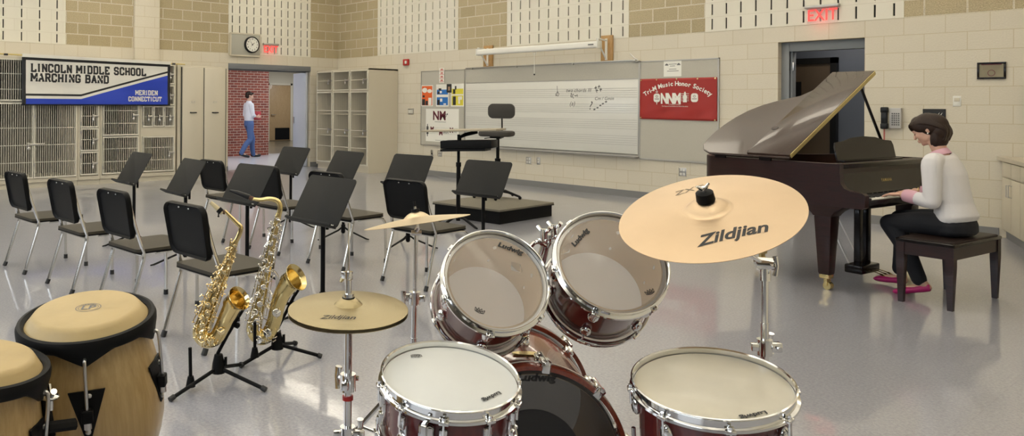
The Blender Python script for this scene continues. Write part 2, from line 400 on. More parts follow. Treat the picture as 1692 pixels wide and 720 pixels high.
# ---- grey doorway in the whiteboard wall
fr = MB()
fr.box(DX0, DX0 + .10, .10, .24, 0, DZ, bev=.004).box(DX1 - .03, DX1, .10, .24, 0, DZ, bev=.004).box(DX0 + .10, DX1 - .03, .10, .24, DZ - .12, DZ, bev=.004)
fr.box(DX0 + .10, DX0 + .125, .14, .24, 0, DZ - .12)
struct('trim_9', fr, M_grey)
hg = MB()
for z in (.35, 1.15, 1.92): hg.box(DX0 + .125, DX0 + .145, .13, .16, z - .055, z + .055, bev=.003)
struct('trim_10', hg, M_steel)
vs = MB().box(DX0 - .6, DX0 - .55, .25, 1.2, 0, 2.7).box(DX1 + .35, DX1 + .4, .25, 1.2, 0, 2.7).box(DX0 - .6, DX1 + .4, 1.2, 1.25, 0, 2.7).box(DX0 - .5, DX1 + .4, .25, 1.25, 2.65, 2.7)
struct('wall_vestibule', vs, M_greyd)
v2 = MB().use(0).box(9.54, 10.05, 1.15, 1.2, .02, 2.0).use(1).box(9.46, 9.54, 1.12, 1.2, 0, 2.08).box(10.05, 10.13, 1.12, 1.2, 0, 2.08).box(9.46, 10.13, 1.12, 1.2, 2.0, 2.08)
v2.use(1).box(9.56, 9.66, 1.14, 1.16, .9, 1.75)
struct('door_3', v2, [mat('brown_door', (.075, .050, .028), .5), M_blackg])

# ================================================================== ON THE WHITEBOARD WALL
yb = -.001
# whiteboard with its staves
wbT = thing('whiteboard', 'long white music board with printed staff lines on the block wall', 'whiteboard', (0, 0, 0))
MB().box(4.13, 7.80, -.024, 0, .66, 1.80, bev=.002).build('writing_surface', M_wboard, wbT)
MB().box(4.13, 7.80, -.022, 0, 1.815, 2.06).build('tack_strip', M_tack, wbT)
f = MB()
for a in (4.12, 7.795): f.box(a, a + .02, -.03, 0, .63, 2.075, bev=.003)
f.box(4.12, 7.81, -.03, 0, 2.06, 2.075).box(4.12, 7.81, -.028, 0, 1.80, 1.815)
f.build('frame', M_alu, wbT)
t_ = MB().prism([(-.10, .612), (-.105, .63), (-.09, .625), (-.02, .622), (0, .66), (0, .605)], 0, 3.68)
t_.build('marker_tray', mat('tray_grey', (.30, .29, .27), .4), wbT, matrix=Matrix(((0, 0, 1, 4.12), (1, 0, 0, 0), (0, 1, 0, 0), (0, 0, 0, 1))))
st = MB()
for g in range(4):
    for i in range(5):
        z = 1.665 - g * .245 - i * .0335; st.box(4.16, 7.78, -.0255, -.023, z - .0028, z + .0028)
st.build('staff_lines', M_staff, wbT)
hw = MB(); yk = -.0262
def flush():
    global hw
    hw.build('handwriting', M_ink2, wbT, smooth=0); hw = MB()
def stroke(pts, r=.004):
    for a, b in zip(pts[:-1], pts[1:]):
        a, b = V((a[0], a[1])), V((b[0], b[1])); d = (b - a); L = max(d.length, 1e-4); d /= L; n = V((-d.y, d.x)) * r
        a2, b2 = a - d * r * .5, b + d * r * .5
        hw.add([(a2.x + n.x, yk, a2.y + n.y), (b2.x + n.x, yk, b2.y + n.y), (b2.x - n.x, yk, b2.y - n.y), (a2.x - n.x, yk, a2.y - n.y)], [(0, 1, 2, 3)])
X0, Z0 = 5.96, 1.42                                # handwriting: x0 at px 880, z0 at mid
kx, kz = .0104, .0093                              # metres per photo pixel here
def hx(x, y): return (5.96 + (x - 880) * kx * (1 + (x - 880) * .00002), 1.80 - (y - 134 + (x - 880) * .022) * kz)
stroke([hx(910, 142), hx(911, 155), hx(908, 160), hx(907, 157), hx(911, 152), hx(914, 156), hx(912, 160), hx(908, 158)])
def scrib(x0, x1, y, amp, n, seed):
    rnd = random.Random(seed); stroke([hx(x0 + (x1 - x0) * i / n, y + amp * rnd.uniform(-1, 1)) for i in range(n + 1)])
for word, x, y, s in (('two chords III', 951, 149.5, .082), ('Cm / Gmin', 998, 163, .075), ('(a)', 939.5, 173, .10), ('?', 973, 176, .19)):
    me = text(word, s, shear=.25, sp=1.05); c = hx(x, y)
    MB().mapped(me, lambda a, b, d: (c[0] + a, yk, c[1] + b)).build('handwriting', M_ink2, wbT, smooth=0)
flush()
for q in ((936, 942, 157, 3, 8, 2), (944, 950, 159, 2, 7, 3), (937, 942, 162, 2, 6, 4)): scrib(*q); flush()
for x, y in ((983, 145), (989, 143), (992, 148), (985, 150)):
    stroke([hx(x - 2, y), hx(x + 2, y - 1)], .006); stroke([hx(x, y - 3), hx(x, y + 3)], .005); flush()
for x, y in ((981, 182), (986.5, 179), (991.5, 175), (996, 172), (1001.5, 168.5)):
    stroke([hx(x - 1.2, y), hx(x + 1.2, y - .6)], .011); flush()
# pinboards
for nm, a, b, lab in (('left', 2.88, 4.11, 'grey fabric pinboard left of the whiteboard, holding comics'), ('right', 7.815, 9.055, 'grey fabric pinboard right of the whiteboard, behind the red banner')):
    t_ = thing('pinboard', lab, 'pinboard')
    MB().box(a + .015, b - .015, -.018, 0, .61, 2.055).build('fabric_panel', M_tack, t_)
    f = MB().box(a, a + .015, -.025, 0, .59, 2.07).box(b - .015, b, -.025, 0, .59, 2.07).box(a, b, -.025, 0, 2.055, 2.07).box(a, b, -.025, 0, .59, .61)
    f.build('frame', M_alu, t_)
# map rail with end hook
t_ = thing('map_rail', 'thin metal map rail with an end hook above the whiteboard', 'rail')
MB().box(4.15, 7.76, -.045, -.005, 2.078, 2.098, bev=.003).build('rail', M_alu, t_)
h = MB().tube(bez([(7.72, -.06, 2.07), (7.80, -.09, 2.06), (7.83, -.09, 2.08), (7.76, -.08, 2.12), (7.68, -.07, 2.19)]), .008).ell((7.77, -.08, 2.08), .022)
h.build('hook', M_steel, t_)
for x in (4.32, 5.4, 6.6): MB().box(x - .012, x + .012, -.06, -.03, 2.06, 2.085).build('clip', M_steel, t_)
# projection screen on wooden blocks
t_ = thing('projection_screen', 'white pull-down projection screen housing above the whiteboard', 'screen')
SA, SB = depth_at(789, 86, 1), 0
def on_plane_y(x, y, yy): d = ray(x, y); return CAM + d * ((yy - CAM.y) / d.y)
a, b = on_plane_y(790, 86.5, -.30), on_plane_y(990, 73.5, -.30)
zc = (a.z + b.z) / 2
hs = MB(); hp = rrect(.10, .105, .03)
hs.ring_loft([[(x, -.30 + p[0], zc + p[1]) for p in hp] for x in (a.x, b.x)]); hs.build('housing', M_white, t_, smooth=50)
for x in (a.x, b.x): MB().box(x - .012, x + .012, -.36, -.24, zc - .058, zc + .058, bev=.008).build('end_cap', M_white, t_)
cx = on_plane_y(883, 100, -.30).x
cdm = MB().cyl((cx, -.30, zc - .07), (cx, -.30, zc - .42), .004); cdm.tube([(cx - .04, -.3, zc - .055), (cx - .03, -.3, zc - .085), (cx + .03, -.3, zc - .085), (cx + .04, -.3, zc - .055)], .005)
cdm.build('pull_cord', M_white, t_); MB().ell((cx, -.30, zc - .43), .014).build('cord_bead', M_ink, t_)
lx = on_plane_y(976, 77, -.352).x
MB().box(lx - .05, lx + .05, -.355, -.350, zc - .008, zc + .010).build('maker_badge', M_ink2, t_, smooth=0)
for k, (xa, xb, za, zb) in enumerate(((801, 815.5, 75, 112), (995, 1014, 58, 103))):
    p, q = on_plane_y(xa, zb, 0), on_plane_y(xb, za, 0)
    o = MB().box(p.x, q.x, -.04, 0, p.z, q.z, bev=.003).build('wooden_block', M_wood)
    tag(o, 'pine mounting board behind the %s end of the projection screen' % ('left', 'right')[k], 'board')
    mx = (p.x + q.x) / 2; br = MB()
    ex_ = (a.x + .02, b.x - .02)[k]
    br.box(mx - .02, mx + .02, -.05, -.04, p.z + .03, q.z - .05).tube([(mx, -.05, q.z - .08), (mx, -.30, q.z - .06)], .014, 6).tube([(mx, -.05, p.z + .05), (mx, -.30, q.z - .07)], .014, 6)
    br.tube([(mx, -.30, q.z - .06), (ex_, -.30, q.z - .06), (ex_, -.30, zc + .04)], .013, 6)
    br.build('bracket', M_white, t_)
# comic posters and papers
def sheet(name, x0, x1, z0, z1, label, cat, m=M_paper, y=-.0195, th=.0012, group=None):
    t_ = thing(name, label, cat, (x0, y, z0), group=group)
    MB().box(0, x1 - x0, -th, 0, 0, z1 - z0).build('paper', m, t_); return t_, x1 - x0, z1 - z0
def solid(nm, c): return mat(nm, c, .6)
M_or, M_bl, M_ye, M_mar = solid('poster_orange', (.72, .12, .02)), solid('poster_blue', (.02, .16, .50)), solid('poster_yellow', (.68, .60, .05)), solid('maroon_print', (.11, .008, .02))
def comic(x0, x1, z0, z1, label, cells):
    t_, W, H = sheet('comic_poster', x0, x1, z0, z1, label, 'poster')
    for (a, b, c, d, m) in cells: MB().box(a * W, b * W, -.002, -.0012, c * H, d * H).build('printed_panel', m, t_)
    return t_, W, H
def wpt(x, y): p = on_plane_y(x, y, 0); return p.x, p.z
x0, z1 = wpt(697.5, 141); x1, z0 = wpt(716.5, 175.5)
t_, W, H = comic(x0, x1, z0, z1, 'orange comic poster on the left pinboard', [(.06, .94, .04, .96, M_or)])
g = MB(); g.use(0)
for cx_, cz, rx, rz_ in ((.30, .76, .22, .12), (.72, .72, .2, .09)): g.lathe([(0, 0), (1, 0)], 20, T(cx_ * W, -.0025, cz * H) @ Matrix.Rotation(PI / 2, 4, 'X') @ Matrix.Diagonal((rx * W, rz_ * H, 1, 1)))
g.box(.62 * W, .88 * W, -.0026, -.002, .05 * H, .40 * H)
g.use(1).box(.08 * W, .34 * W, -.003, -.002, .05 * H, .34 * H).box(.12 * W, .30 * W, -.003, -.002, .42 * H, .52 * H).box(.38 * W, .58 * W, -.003, -.002, .05 * H, .26 * H)
g.build('generic_cartoon_shapes', [M_paper, M_ink], t_, smooth=0)
def tiny(t_, W, H, parts):
    g = MB()
    for (a, b, c, d, k) in parts: g.use(k).box(a * W, b * W, -.0028, -.002, c * H, d * H)
    g.build('generic_cartoon_shapes', [M_paper, M_ink], t_, smooth=0)
x0, z1 = wpt(722, 139.5); x1, z0 = wpt(742.5, 176)
t_, W, H = comic(x0, x1, z0, z1, 'blue comic poster on the left pinboard', [(.06, .94, .06, .42, M_bl), (.06, .94, .54, .76, M_bl)])
tiny(t_, W, H, [(.1, .3, .06, .3, 1), (.32, .5, .22, .36, 0), (.6, .8, .08, .14, 0), (.12, .28, .56, .68, 1), (.2, .42, .72, .82, 1), (.3, .46, .6, .7, 0)])
x0, z1 = wpt(746.5, 138.5); x1, z0 = wpt(768, 176)
t_, W, H = comic(x0, x1, z0, z1, 'yellow comic poster on the left pinboard', [(.06, .94, .05, .48, M_ye), (.06, .94, .54, .78, M_ye)])
tiny(t_, W, H, [(.15, .38, .06, .44, 1), (.55, .85, .3, .44, 0), (.58, .7, .12, .3, 0), (.16, .34, .56, .76, 1), (.3, .42, .74, .9, 1)])
x0, z1 = wpt(739.5, 139); x1, z0 = wpt(747.5, 153)
t_, W, H = sheet('small_photo', x0, x1, z0, z1, 'tiny dark photo pinned between the blue and yellow comics', 'photo', M_ink, y=-.0225)
MB().box(.3 * W, .7 * W, -.0018, -.0012, .25 * H, .7 * H).build('printed_panel', solid('photo_tan', (.35, .22, .14)), t_)
x0, z1 = wpt(728, 112.5); x1, z0 = wpt(736, 137)
t_, W, H = sheet('notice_strip', x0, x1, z0, z1, 'narrow red-and-white notice strip above the comics', 'notice', y=-.032)
g = MB()
for i in range(4): g.box(.1 * W, .9 * W, -.002, -.0012, (.06 + i * .24) * H, (.10 + i * .24) * H).box(.25 * W, .75 * W, -.002, -.0012, (.14 + i * .24) * H, (.22 + i * .24) * H)
g.build('printed_panel', solid('notice_red', (.5, .08, .06)), t_, smooth=0)
# white NM music month poster on the left pinboard
x0, z1 = wpt(705, 179.5); x1, z0 = wpt(759, 236)
t_, W, H = sheet('music_poster', x0, x1, z0, z1, 'white poster with maroon letters below the comics', 'poster', y=-.019)
g = MB(); g.use(0)
me = text('NM', .28 * H / .75, bold=.008); g.mapped(me, lambda a, b, d: (.42 * W + a, -.002, .78 * H + b))
for s, u, v in (('M', .20, .37), ('M', .47, .27), ('M', .79, .36)):
    me = text(s, .20 * H, bold=.006); g.mapped(me, lambda a, b, d, u=u, v=v: (u * W + a, -.0022, v * H + b))
g.use(1)
for s, u, v in (('usic', .33, .34), ('atters', .62, .29), ('ost', .90, .34)):
    me = text(s, .10 * H, bold=.001, shear=.2); g.mapped(me, lambda a, b, d, u=u, v=v: (u * W + a, -.0022, v * H + b))
for i in range(5): g.box(.08 * W, .97 * W, -.0017, -.0012, (.24 + i * .045) * H, (.244 + i * .045) * H)
g.box(.28 * W, .62 * W, -.0018, -.0012, .60 * H, .612 * H).box(.02 * W, .085 * W, -.0018, -.0012, .22 * H, .46 * H).box(.04 * W, .065 * W, -.0018, -.0012, .15 * H, .53 * H).box(.3 * W, .75 * W, -.0018, -.0012, .04 * H, .05 * H)
g.lathe([(.028 * W, 0), (.04 * W, 0)], 20, T(.60 * W, -.002, .80 * H) @ Matrix.Rotation(PI / 2, 4, 'X')).lathe([(.0, 0), (.02 * W, 0)], 12, T(.66 * W, -.002, .84 * H) @ Matrix.Rotation(PI / 2, 4, 'X'))
g.build('lettering', [M_mar, M_ink2], t_, smooth=0)
# white notice above the red banner
x0, z1 = wpt(1098, 101.5); x1, z0 = wpt(1127, 126)
t_, W, H = sheet('paper_notice', x0, x1, z0, z1, 'white paper notice pinned above the red banner', 'notice')
g = MB()
for u in (.17, .85): g.prism([(u * W - .03, .72 * H), (u * W + .03, .72 * H), (u * W + .02, .80 * H), (u * W, .86 * H), (u * W - .02, .80 * H)], .0013, .0018, Matrix.Rotation(PI / 2, 4, 'X'))
for u0, u1, v in ((.28, .75, .78), (.36, .64, .66), (.3, .72, .46), (.2, .85, .34)): g.box(u0 * W, u1 * W, -.0018, -.0012, v * H, (v + .035) * H)
g.build('lettering', M_ink2, t_, smooth=0)
# red banner
BX0, BX1, BZ0, BZ1 = 7.83, 9.035, 1.20, 1.80
t_ = thing('red_banner', 'red vinyl music honor society banner on the right pinboard', 'banner', (BX0, -.03, BZ0))
W, H = BX1 - BX0, BZ1 - BZ0
def wav(u, v): return .004 * sin(u * 14 + v * 5) * (1 - v / H * .6) + .003 * sin(v * 30 - u * 11) * (1 - v / H)
g = MB(); nu, nv = 40, 20
vs = [(u / nu * W, -wav(u / nu * W, v / nv * H) - .002, v / nv * H + (-.012 * (u / nu)) * (1 - v / nv)) for v in range(nv + 1) for u in range(nu + 1)]
g.add(vs, [(j * (nu + 1) + i, j * (nu + 1) + i + 1, (j + 1) * (nu + 1) + i + 1, (j + 1) * (nu + 1) + i) for j in range(nv) for i in range(nu)])
o = g.build('cloth', mat('red_vinyl', (.33, .016, .010), .5, coat=.0), t_); so = o.modifiers.new('thick', 'SOLIDIFY'); so.thickness = .001
g = MB()
def onb(u, v, o=.005): return (u, -wav(u, v) - .002 - o, v - .012 * (u / W) * (1 - v / H))
def arc_text(s, size, cx_, cz, rad, a0, a1, bold):
    n = len(s); rnd = 0
    wts = [(.62 if ch in 'il-I.t ' else 1.35 if ch in 'M' else 1.) for ch in s]; tot = sum(wts); acc = 0
    for ch, w_ in zip(s, wts):
        a = a0 + (a1 - a0) * (acc + w_ / 2) / tot; acc += w_
        if ch == ' ': continue
        me = text(ch, size, bold=bold)
        g.mapped(me, lambda u, v, d: onb(cx_ + (rad + v) * sin(a) + u * cos(a), cz + (rad + v) * cos(a) - u * sin(a)))
arc_text('Tri-M Music Honor Society', .090, .595, -.425, .945, -.585, .60, .0026)
me = text('NNM', .20, bold=.010, sp=.88); g.mapped(me, lambda u, v, d: onb(.505 + u * .72, .30 + v))
for cx_ in (.285, .875):
    g.prism(rrect(.105, .125, .035, cx=cx_, cy=.315), .008, .0095, Matrix.Rotation(PI / 2, 4, 'X'))
g.lathe([(.010, 0), (.017, 0)], 20, T(.285, -.0095, .405) @ Matrix.Rotation(PI / 2, 4, 'X')).prism([(.275, .26), (.295, .26), (.288, .215), (.282, .215)], .008, .0095, Matrix.Rotation(PI / 2, 4, 'X'))
for i in range(5): g.box(.67, .79, -.0095, -.008, .27 + i * .025, .276 + i * .025)
g.lathe([(0, 0), (.034, 0)], 20, T(.73, -.0095, .325) @ Matrix.Rotation(PI / 2, 4, 'X')); g.prism([(.70, .25), (.76, .25), (.74, .40), (.72, .40)], .008, .0096, Matrix.Rotation(PI / 2, 4, 'X'))
for v, u0, u1 in ((.222, .46, .65), (.195, .38, .80)):
    me = text('A Program of MENC' if v > .2 else 'The National Association for Music Education', .022); g.mapped(me, lambda u, v_, d, v=v: onb(.57 + u, v + v_))
g.build('lettering', M_paper, t_, smooth=0)
g = MB().use(0)
for cx_ in (.285, .875):
    g.box(cx_ - .035, cx_ + .035, -.0105, -.0098, .295, .303).lathe([(.012, 0), (.018, 0)], 16, T(cx_, -.0105, .335) @ Matrix.Rotation(PI / 2, 4, 'X'))
g.build('emblem_detail', M_mar, t_, smooth=0)
for u, v in ((.02, .58), (.28, .585), (.6, .59), (.92, .585), (1.18, .585), (1.18, .0), (.02, .02)):
    MB().lathe([(.004, 0), (.004, .003), (.011, .003), (.011, 0)], 14, T(u, -.009, v) @ Matrix.Rotation(PI / 2, 4, 'X')).build('grommet', M_brass, t_)
# wall plates
def plate(name, px, py, w, h, label, cat, kind, y=0.):
    p = on_plane_y(px, py, y); t_ = thing(name, label, cat, (p.x, y, p.z))
    MB().box(-w / 2, w / 2, -.008, 0, -h / 2, h / 2, bev=.003).build('cover_plate', M_steel if kind != 'w' else M_white, t_)
    if kind == 'duplex2':
        for x in (-.024, .024):
            for z in (-.028, .028): MB().prism(rrect(.030, .034, .012), .008, .010, T(x, 0, z) @ Matrix.Rotation(PI / 2, 4, 'X')).build('socket', M_white, t_)
    elif kind == 'tog':
        MB().box(-.018, .018, -.011, -.008, -.035, .035).build('insert', M_white, t_); MB().box(-.006, .006, -.020, -.011, -.008, .014).build('toggle', M_cream_paint, t_)
    elif kind == 'jack':
        MB().box(-.014, .014, -.012, -.008, -.03, .0).build('jack', M_ink, t_)
    elif kind == 'sw3':
        for x in (-.045, 0, .045): MB().box(x - .014, x + .014, -.012, -.008, -.032, .032).build('rocker', M_white, t_)
    elif kind == 'w':
        MB().box(-.026, .026, -.013, -.008, -.004, .036, bev=.002).build('rocker', M_cream_paint, t_)
plate('wall_outlet', 873.5, 265, .115, .12, 'steel four-socket outlet under the middle of the whiteboard', 'outlet', 'duplex2')
plate('wall_outlet', 727, 253.5, .115, .12, 'steel four-socket outlet under the left pinboard', 'outlet', 'duplex2')
plate('wall_outlet', 1128, 284, .115, .12, 'steel four-socket outlet under the right pinboard', 'outlet', 'duplex2')
plate('wall_switch', 890, 265.5, .07, .125, 'single steel switch plate right of the middle outlet', 'switch', 'tog')
plate('data_jack', 714, 252.5, .07, .12, 'small steel data jack plate left of an outlet', 'data jack', 'jack')
plate('wall_switch', 679, 184, .17, .12, 'three-gang steel switch plate beside the open locker cabinet', 'switch', 'sw3')
plate('thermostat', 1581.5, 167, .075, .115, 'cream wall control above the black sign', 'switch', 'w')
# fire alarm horn
p = on_plane_y(672.5, 103, 0)
t_ = thing('fire_alarm', 'red fire alarm strobe above the three-gang switch', 'fire alarm', (p.x, 0, p.z))
MB().box(-.08, .08, -.05, 0, -.065, .065, bev=.01).build('housing', M_redp, t_); MB().box(.005, .06, -.075, -.05, -.035, .03, bev=.012).build('strobe_lens', M_white, t_)
# plaque
p, q = on_plane_y(1615, 131, 0), on_plane_y(1663, 102, 0)
t_ = thing('award_plaque', 'dark framed brass award plaque on the right of the wall', 'plaque', (p.x, 0, p.z)); W, H = q.x - p.x, q.z - p.z
f = MB()
for a, b, c, d in ((0, W, 0, .02), (0, W, H - .02, H), (0, .02, .02, H - .02), (W - .02, W, .02, H - .02)): f.box(a, b, -.022, 0, c, d, bev=.003)
f.build('frame', M_pianob, t_); MB().box(.02, W - .02, -.014, 0, .02, H - .02).build('brass_sheet', mat('aged_brass', (.22, .185, .11), .4, metal=.5, vary=.25), t_)
g = MB().lathe([(.028, 0), (.034, 0)], 24, T(W / 2, -.015, H * .36) @ Matrix.Rotation(PI / 2, 4, 'X'))
for k in range(6): g.box(W * .2, W * .8, -.0152, -.0142, H * (.58 + k * .045), H * (.585 + k * .045))
g.box(W * .15, W * .85, -.016, -.0142, H * .84, H * .89)
g.build('engraving', M_mar, t_, smooth=0)
# black door sign behind the pianist
p, q = on_plane_y(1525, 208, 0), on_plane_y(1563, 180, 0)
t_ = thing('black_sign', 'black wall sign with white marks behind the head of the pianist', 'sign', (p.x, 0, p.z)); W, H = q.x - p.x, q.z - p.z
MB().box(0, W, -.012, 0, 0, H, bev=.002).build('sign_panel', M_blackg, t_)
g = MB()
for k in (0, 1): g.tube([(W * (.58 + k * .12), -.013, H * .45), (W * (.66 + k * .12), -.013, H * .62), (W * (.74 + k * .12), -.013, H * .78)], [.002, .006, .002], 6)
g.build('white_mark', M_white, t_)
# telephone
p = on_plane_y(1475, 195, 0)
t_ = thing('wall_telephone', 'grey wall telephone with black handset beside the grey doorway', 'telephone', (p.x, 0, p.z))
MB().box(-.025, .10, -.05, 0, -.12, .12, bev=.01).build('phone_body', mat('phone_grey', (.48, .47, .46), .4), t_)
g = MB()
for i in range(4):
    for j in range(6): g.box(.005 + i * .022, .019 + i * .022, -.056, -.05, -.085 + j * .026, -.069 + j * .026, bev=.002)
g.build('keypad_buttons', M_ink2, t_)
MB().box(-.105, -.028, -.09, -.03, -.13, -.06, bev=.014).box(-.105, -.028, -.09, -.03, .06, .13, bev=.014).box(-.10, -.035, -.085, -.04, -.09, .09, bev=.012).build('handset', M_blackg, t_)
MB().tube([(-.07 + .008 * cos(i * 1.1), -.05 + .008 * sin(i * 1.1), -.12 - i * .0022) for i in range(80)], .003, 5).build('cord', M_redp, t_)
# dark box at the right edge
p = on_plane_y(1700, 184, -.0)
o = MB().box(-.10, .16, -.12, 0, -.20, .20, bev=.01).box(-.08, .14, -.125, -.12, -.17, -.05, bev=.003).build('dark_wall_box', M_blackg, loc=(p.x + .10, 0, p.z))
tag(o, 'dark box on the wall at the right edge, above the counter', 'box')
# EXIT signs
def exit_sign(M_, w, label, zt=0):
    t_ = thing('exit_sign', label, 'exit sign'); t_.matrix_world = M_
    MB().box(-w / 2, w / 2, -.075, -.0, 0, .042, bev=.012).build('housing', M_alu, t_)
    MB().box(-w / 2 + .02, w / 2 - .02, -.040, -.034, -.185, 0).build('clear_panel', thin('clear_acrylic_%s' % label[:4], (.9, .85, .85), .12), t_)
    me = text('EXIT', .205, bold=.002, ext=.001, ww=.84); MB().mapped(me, lambda a, b, d: (a, -.042 + d, -.092 + b)).build('lettering', M_exit, t_, smooth=0)
p = on_plane_y(1355, 12, -.05)
exit_sign(T(p.x + .02, 0, p.z - .01), .40, 'red lit EXIT sign above the grey doorway')
def on_plane_x(x, y, xx): d = ray(x, y); return CAM + d * ((xx - CAM.x) / d.x)
p = on_plane_x(448, 74, .05)
exit_sign(T(0, p.y, p.z - .01) @ rotz(PI / 2), .38, 'red lit EXIT sign beside the wall clock')
l_ = bpy.data.lights.new('exit_glow', 'POINT'); l_.energy = .35; l_.color = (1, .12, .1); l_.shadow_soft_size = .05
for q in ((10.38, -.12, 2.44), (.12, p.y, p.z - .16)):
    o = bpy.data.objects.new('exit_sign_glow', l_); C.objects.link(o); o.location = q
# clock
p, q = on_plane_x(379, 91, 0), on_plane_x(428, 58, 0)
t_ = thing('wall_clock', 'round black-rimmed clock on a beige panel above the corridor doorway', 'clock', (0, p.y, p.z)); W, H = q.y - p.y, q.z - p.z
MB().box(0, .05, 0, W, 0, H, bev=.006).build('back_panel', mat('panel_beige', (.40, .39, .33), .5, vary=.1, vscale=200), t_)
f = MB()
for a, b, c, d in ((0, W, -.015, .015), (0, W, H - .015, H + .015), (-.015, .015, 0, H), (W - .015, W + .015, 0, H)): f.box(.0, .06, a, b, c, d)
f.build('panel_frame', M_cream_paint, t_)
cy, cz = W * .70, H * .52; Fc = frame((.05, cy, cz), (1, 0, 0), (0, 1, 0))
MB().lathe([(0, .04), (.155, .04), (.155, 0)], 40, Fc).build('clock_face', M_paper, t_)
MB().lathe([(.148, .0), (.148, .05), (.158, .055), (.172, .045), (.175, 0)], 48, Fc).build('rim', M_blackg, t_)
g = MB()
for k in range(12):
    a = 2 * PI * k / 12; me = text(str(k if k else 12), .045, bold=.001)
    g.mapped(me, lambda u, v, d: tuple(Fc @ V((.115 * sin(a) + u, .115 * cos(a) + v, .042))))
g.build('numerals', M_ink, t_, smooth=0)
for ang, L, w_ in ((325, .09, .006), (50, .065, .008), (215, .06, .003)):
    d = V((sin(R(ang)), cos(R(ang)), 0)); n = V((d.y, -d.x, 0)) * w_
    MB().add([Fc @ (v + V((0, 0, .044))) for v in (n - d * .02, -n - d * .02, d * L - n * .4, d * L + n * .4)], [(0, 1, 2, 3)]).build('hand', M_ink, t_, smooth=0)
# ================================================================== INSTRUMENT CABINETS ON THE LEFT WALL
FX = 1.10                                          # front plane of the cabinets
def latch(parent, FM, u, z, pad=True, w=.11):
    """latch bracket with padlock; FM maps (u along front, out, z)"""
    MB().at(FM).box(u - w / 2, u + w / 2, .012, .035, z - .016, z + .016, bev=.004).box(u - w / 2 - .012, u - w / 2 + .016, .010, .045, z - .030, z + .030, bev=.004).build('latch', M_steel, parent)
    if pad:
        MB().at(FM).ell((u - w / 2 + .004, .045, z - .062), (.024, .012, .026)).tube([(u - w / 2 - .008, .045, z - .045), (u - w / 2 - .006, .045, z - .022), (u - w / 2 + .012, .045, z - .022), (u - w / 2 + .014, .045, z - .045)], .0035, 6).build('padlock', M_steel, parent)
def grille_door(parent, FM, u0, u1, z0, z1, hz=(), pitch=.034, lu=None, lz=None, pad=True, lw=.11, br=.0030):
    f = MB().at(FM); t = .020
    f.box(u0, u1, 0, .02, z0, z0 + t).box(u0, u1, 0, .02, z1 - t, z1).box(u0, u0 + t * .8, 0, .02, z0 + t, z1 - t).box(u1 - t * .8, u1, 0, .02, z0 + t, z1 - t)
    d = f.build('door', M_white_wire, parent)
    g = MB().at(FM); n = max(2, int(round((u1 - u0) / pitch)))
    for i in range(1, n): u = u0 + (u1 - u0) * i / n; g.box(u - br, u + br, .006, .006 + 2 * br, z0 + t, z1 - t)
    for z in hz: g.box(u0 + t * .8, u1 - t * .8, .002, .012, z - .005, z + .005)
    g.build('wire_grille', M_white_wire, d, smooth=0)
    if lz is not None: latch(d, FM, lu if lu is not None else u1 - .05, lz, pad, lw)
    hg = MB().at(FM)
    for z in (z0 + (z1 - z0) * .18, z1 - (z1 - z0) * .18): hg.cyl((u0 + .004, .024, z - .025), (u0 + .004, .024, z + .025), .007, seg=8)
    hg.build('hinge', M_steel, d)
    return d
def FMx(y0): return Matrix(((0, 1, 0, FX), (1, 0, 0, y0), (0, 0, 1, 0), (0, 0, 0, 1)))
def cab(label, y0, y1, shelves, doors, rails=()):
    W = y1 - y0; t_ = thing('instrument_cabinet', label, 'cabinet', (0, 0, 0), group='wire-door instrument cabinets'); FM = FMx(y0)
    b = MB().at(FM); D = FX - .04
    b.box(0, .028, -D, 0, .09, 2.13).box(W - .028, W, -D, 0, .09, 2.13).box(.028, W - .028, -D, 0, 2.09, 2.13).box(.028, W - .028, -D, 0, .09, .15).box(0, W, -D, -.03, 0, .09)
    for z0, z1 in rails: b.box(.028, W - .028, -.03, 0, z0, z1)
    b.build('carcass', M_cream_paint, t_)
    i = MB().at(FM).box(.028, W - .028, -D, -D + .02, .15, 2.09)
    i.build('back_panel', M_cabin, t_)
    if shelves:
        s_ = MB().at(FM)
        for z in shelves: s_.box(.028, W - .028, -D + .02, -.01, z - .01, z + .01)
        s_.build('shelf', M_cabin2, t_)
    for d in doors: grille_door(t_, FM, **d)
    return t_
cab('wide wire-door instrument cabinet with double doors at the left edge', -8.30, -6.17, (1.40,),
    [dict(u0=.03, u1=1.42, z0=.16, z1=1.385, hz=(.42, .70, .98)), dict(u0=1.43, u1=2.10, z0=.16, z1=1.385, hz=(.42, .70, .98), lu=1.47, lz=.71, lw=.26),
     dict(u0=.03, u1=1.42, z0=1.415, z1=2.09, hz=(1.60, 1.85)), dict(u0=1.43, u1=2.10, z0=1.415, z1=2.09, hz=(1.60, 1.85))])
rows = [(.17, .56), (.575, .96), (.975, 1.36), (1.375, 1.76), (1.775, 2.09)]
cab('narrow cabinet with a column of small wire doors, second from the left', -6.165, -5.80, [r[0] - .008 for r in rows[1:]],
    [dict(u0=.035, u1=.33, z0=a, z1=b, hz=((a + b) / 2,), lz=(a + b) / 2, lw=.09) for a, b in rows])
cab('cabinet with large wire doors, third from the left', -5.795, -5.095, (.82, 1.47),
    [dict(u0=.035, u1=.665, z0=.17, z1=.81, hz=(.38, .60)), dict(u0=.035, u1=.665, z0=.83, z1=1.46, hz=(1.04, 1.26), lz=1.18), dict(u0=.035, u1=.665, z0=1.48, z1=2.09, hz=(1.7, 1.9))])
dd = [dict(u0=.035, u1=.625, z0=.17, z1=.80, hz=(.38, .60), lz=.50)]
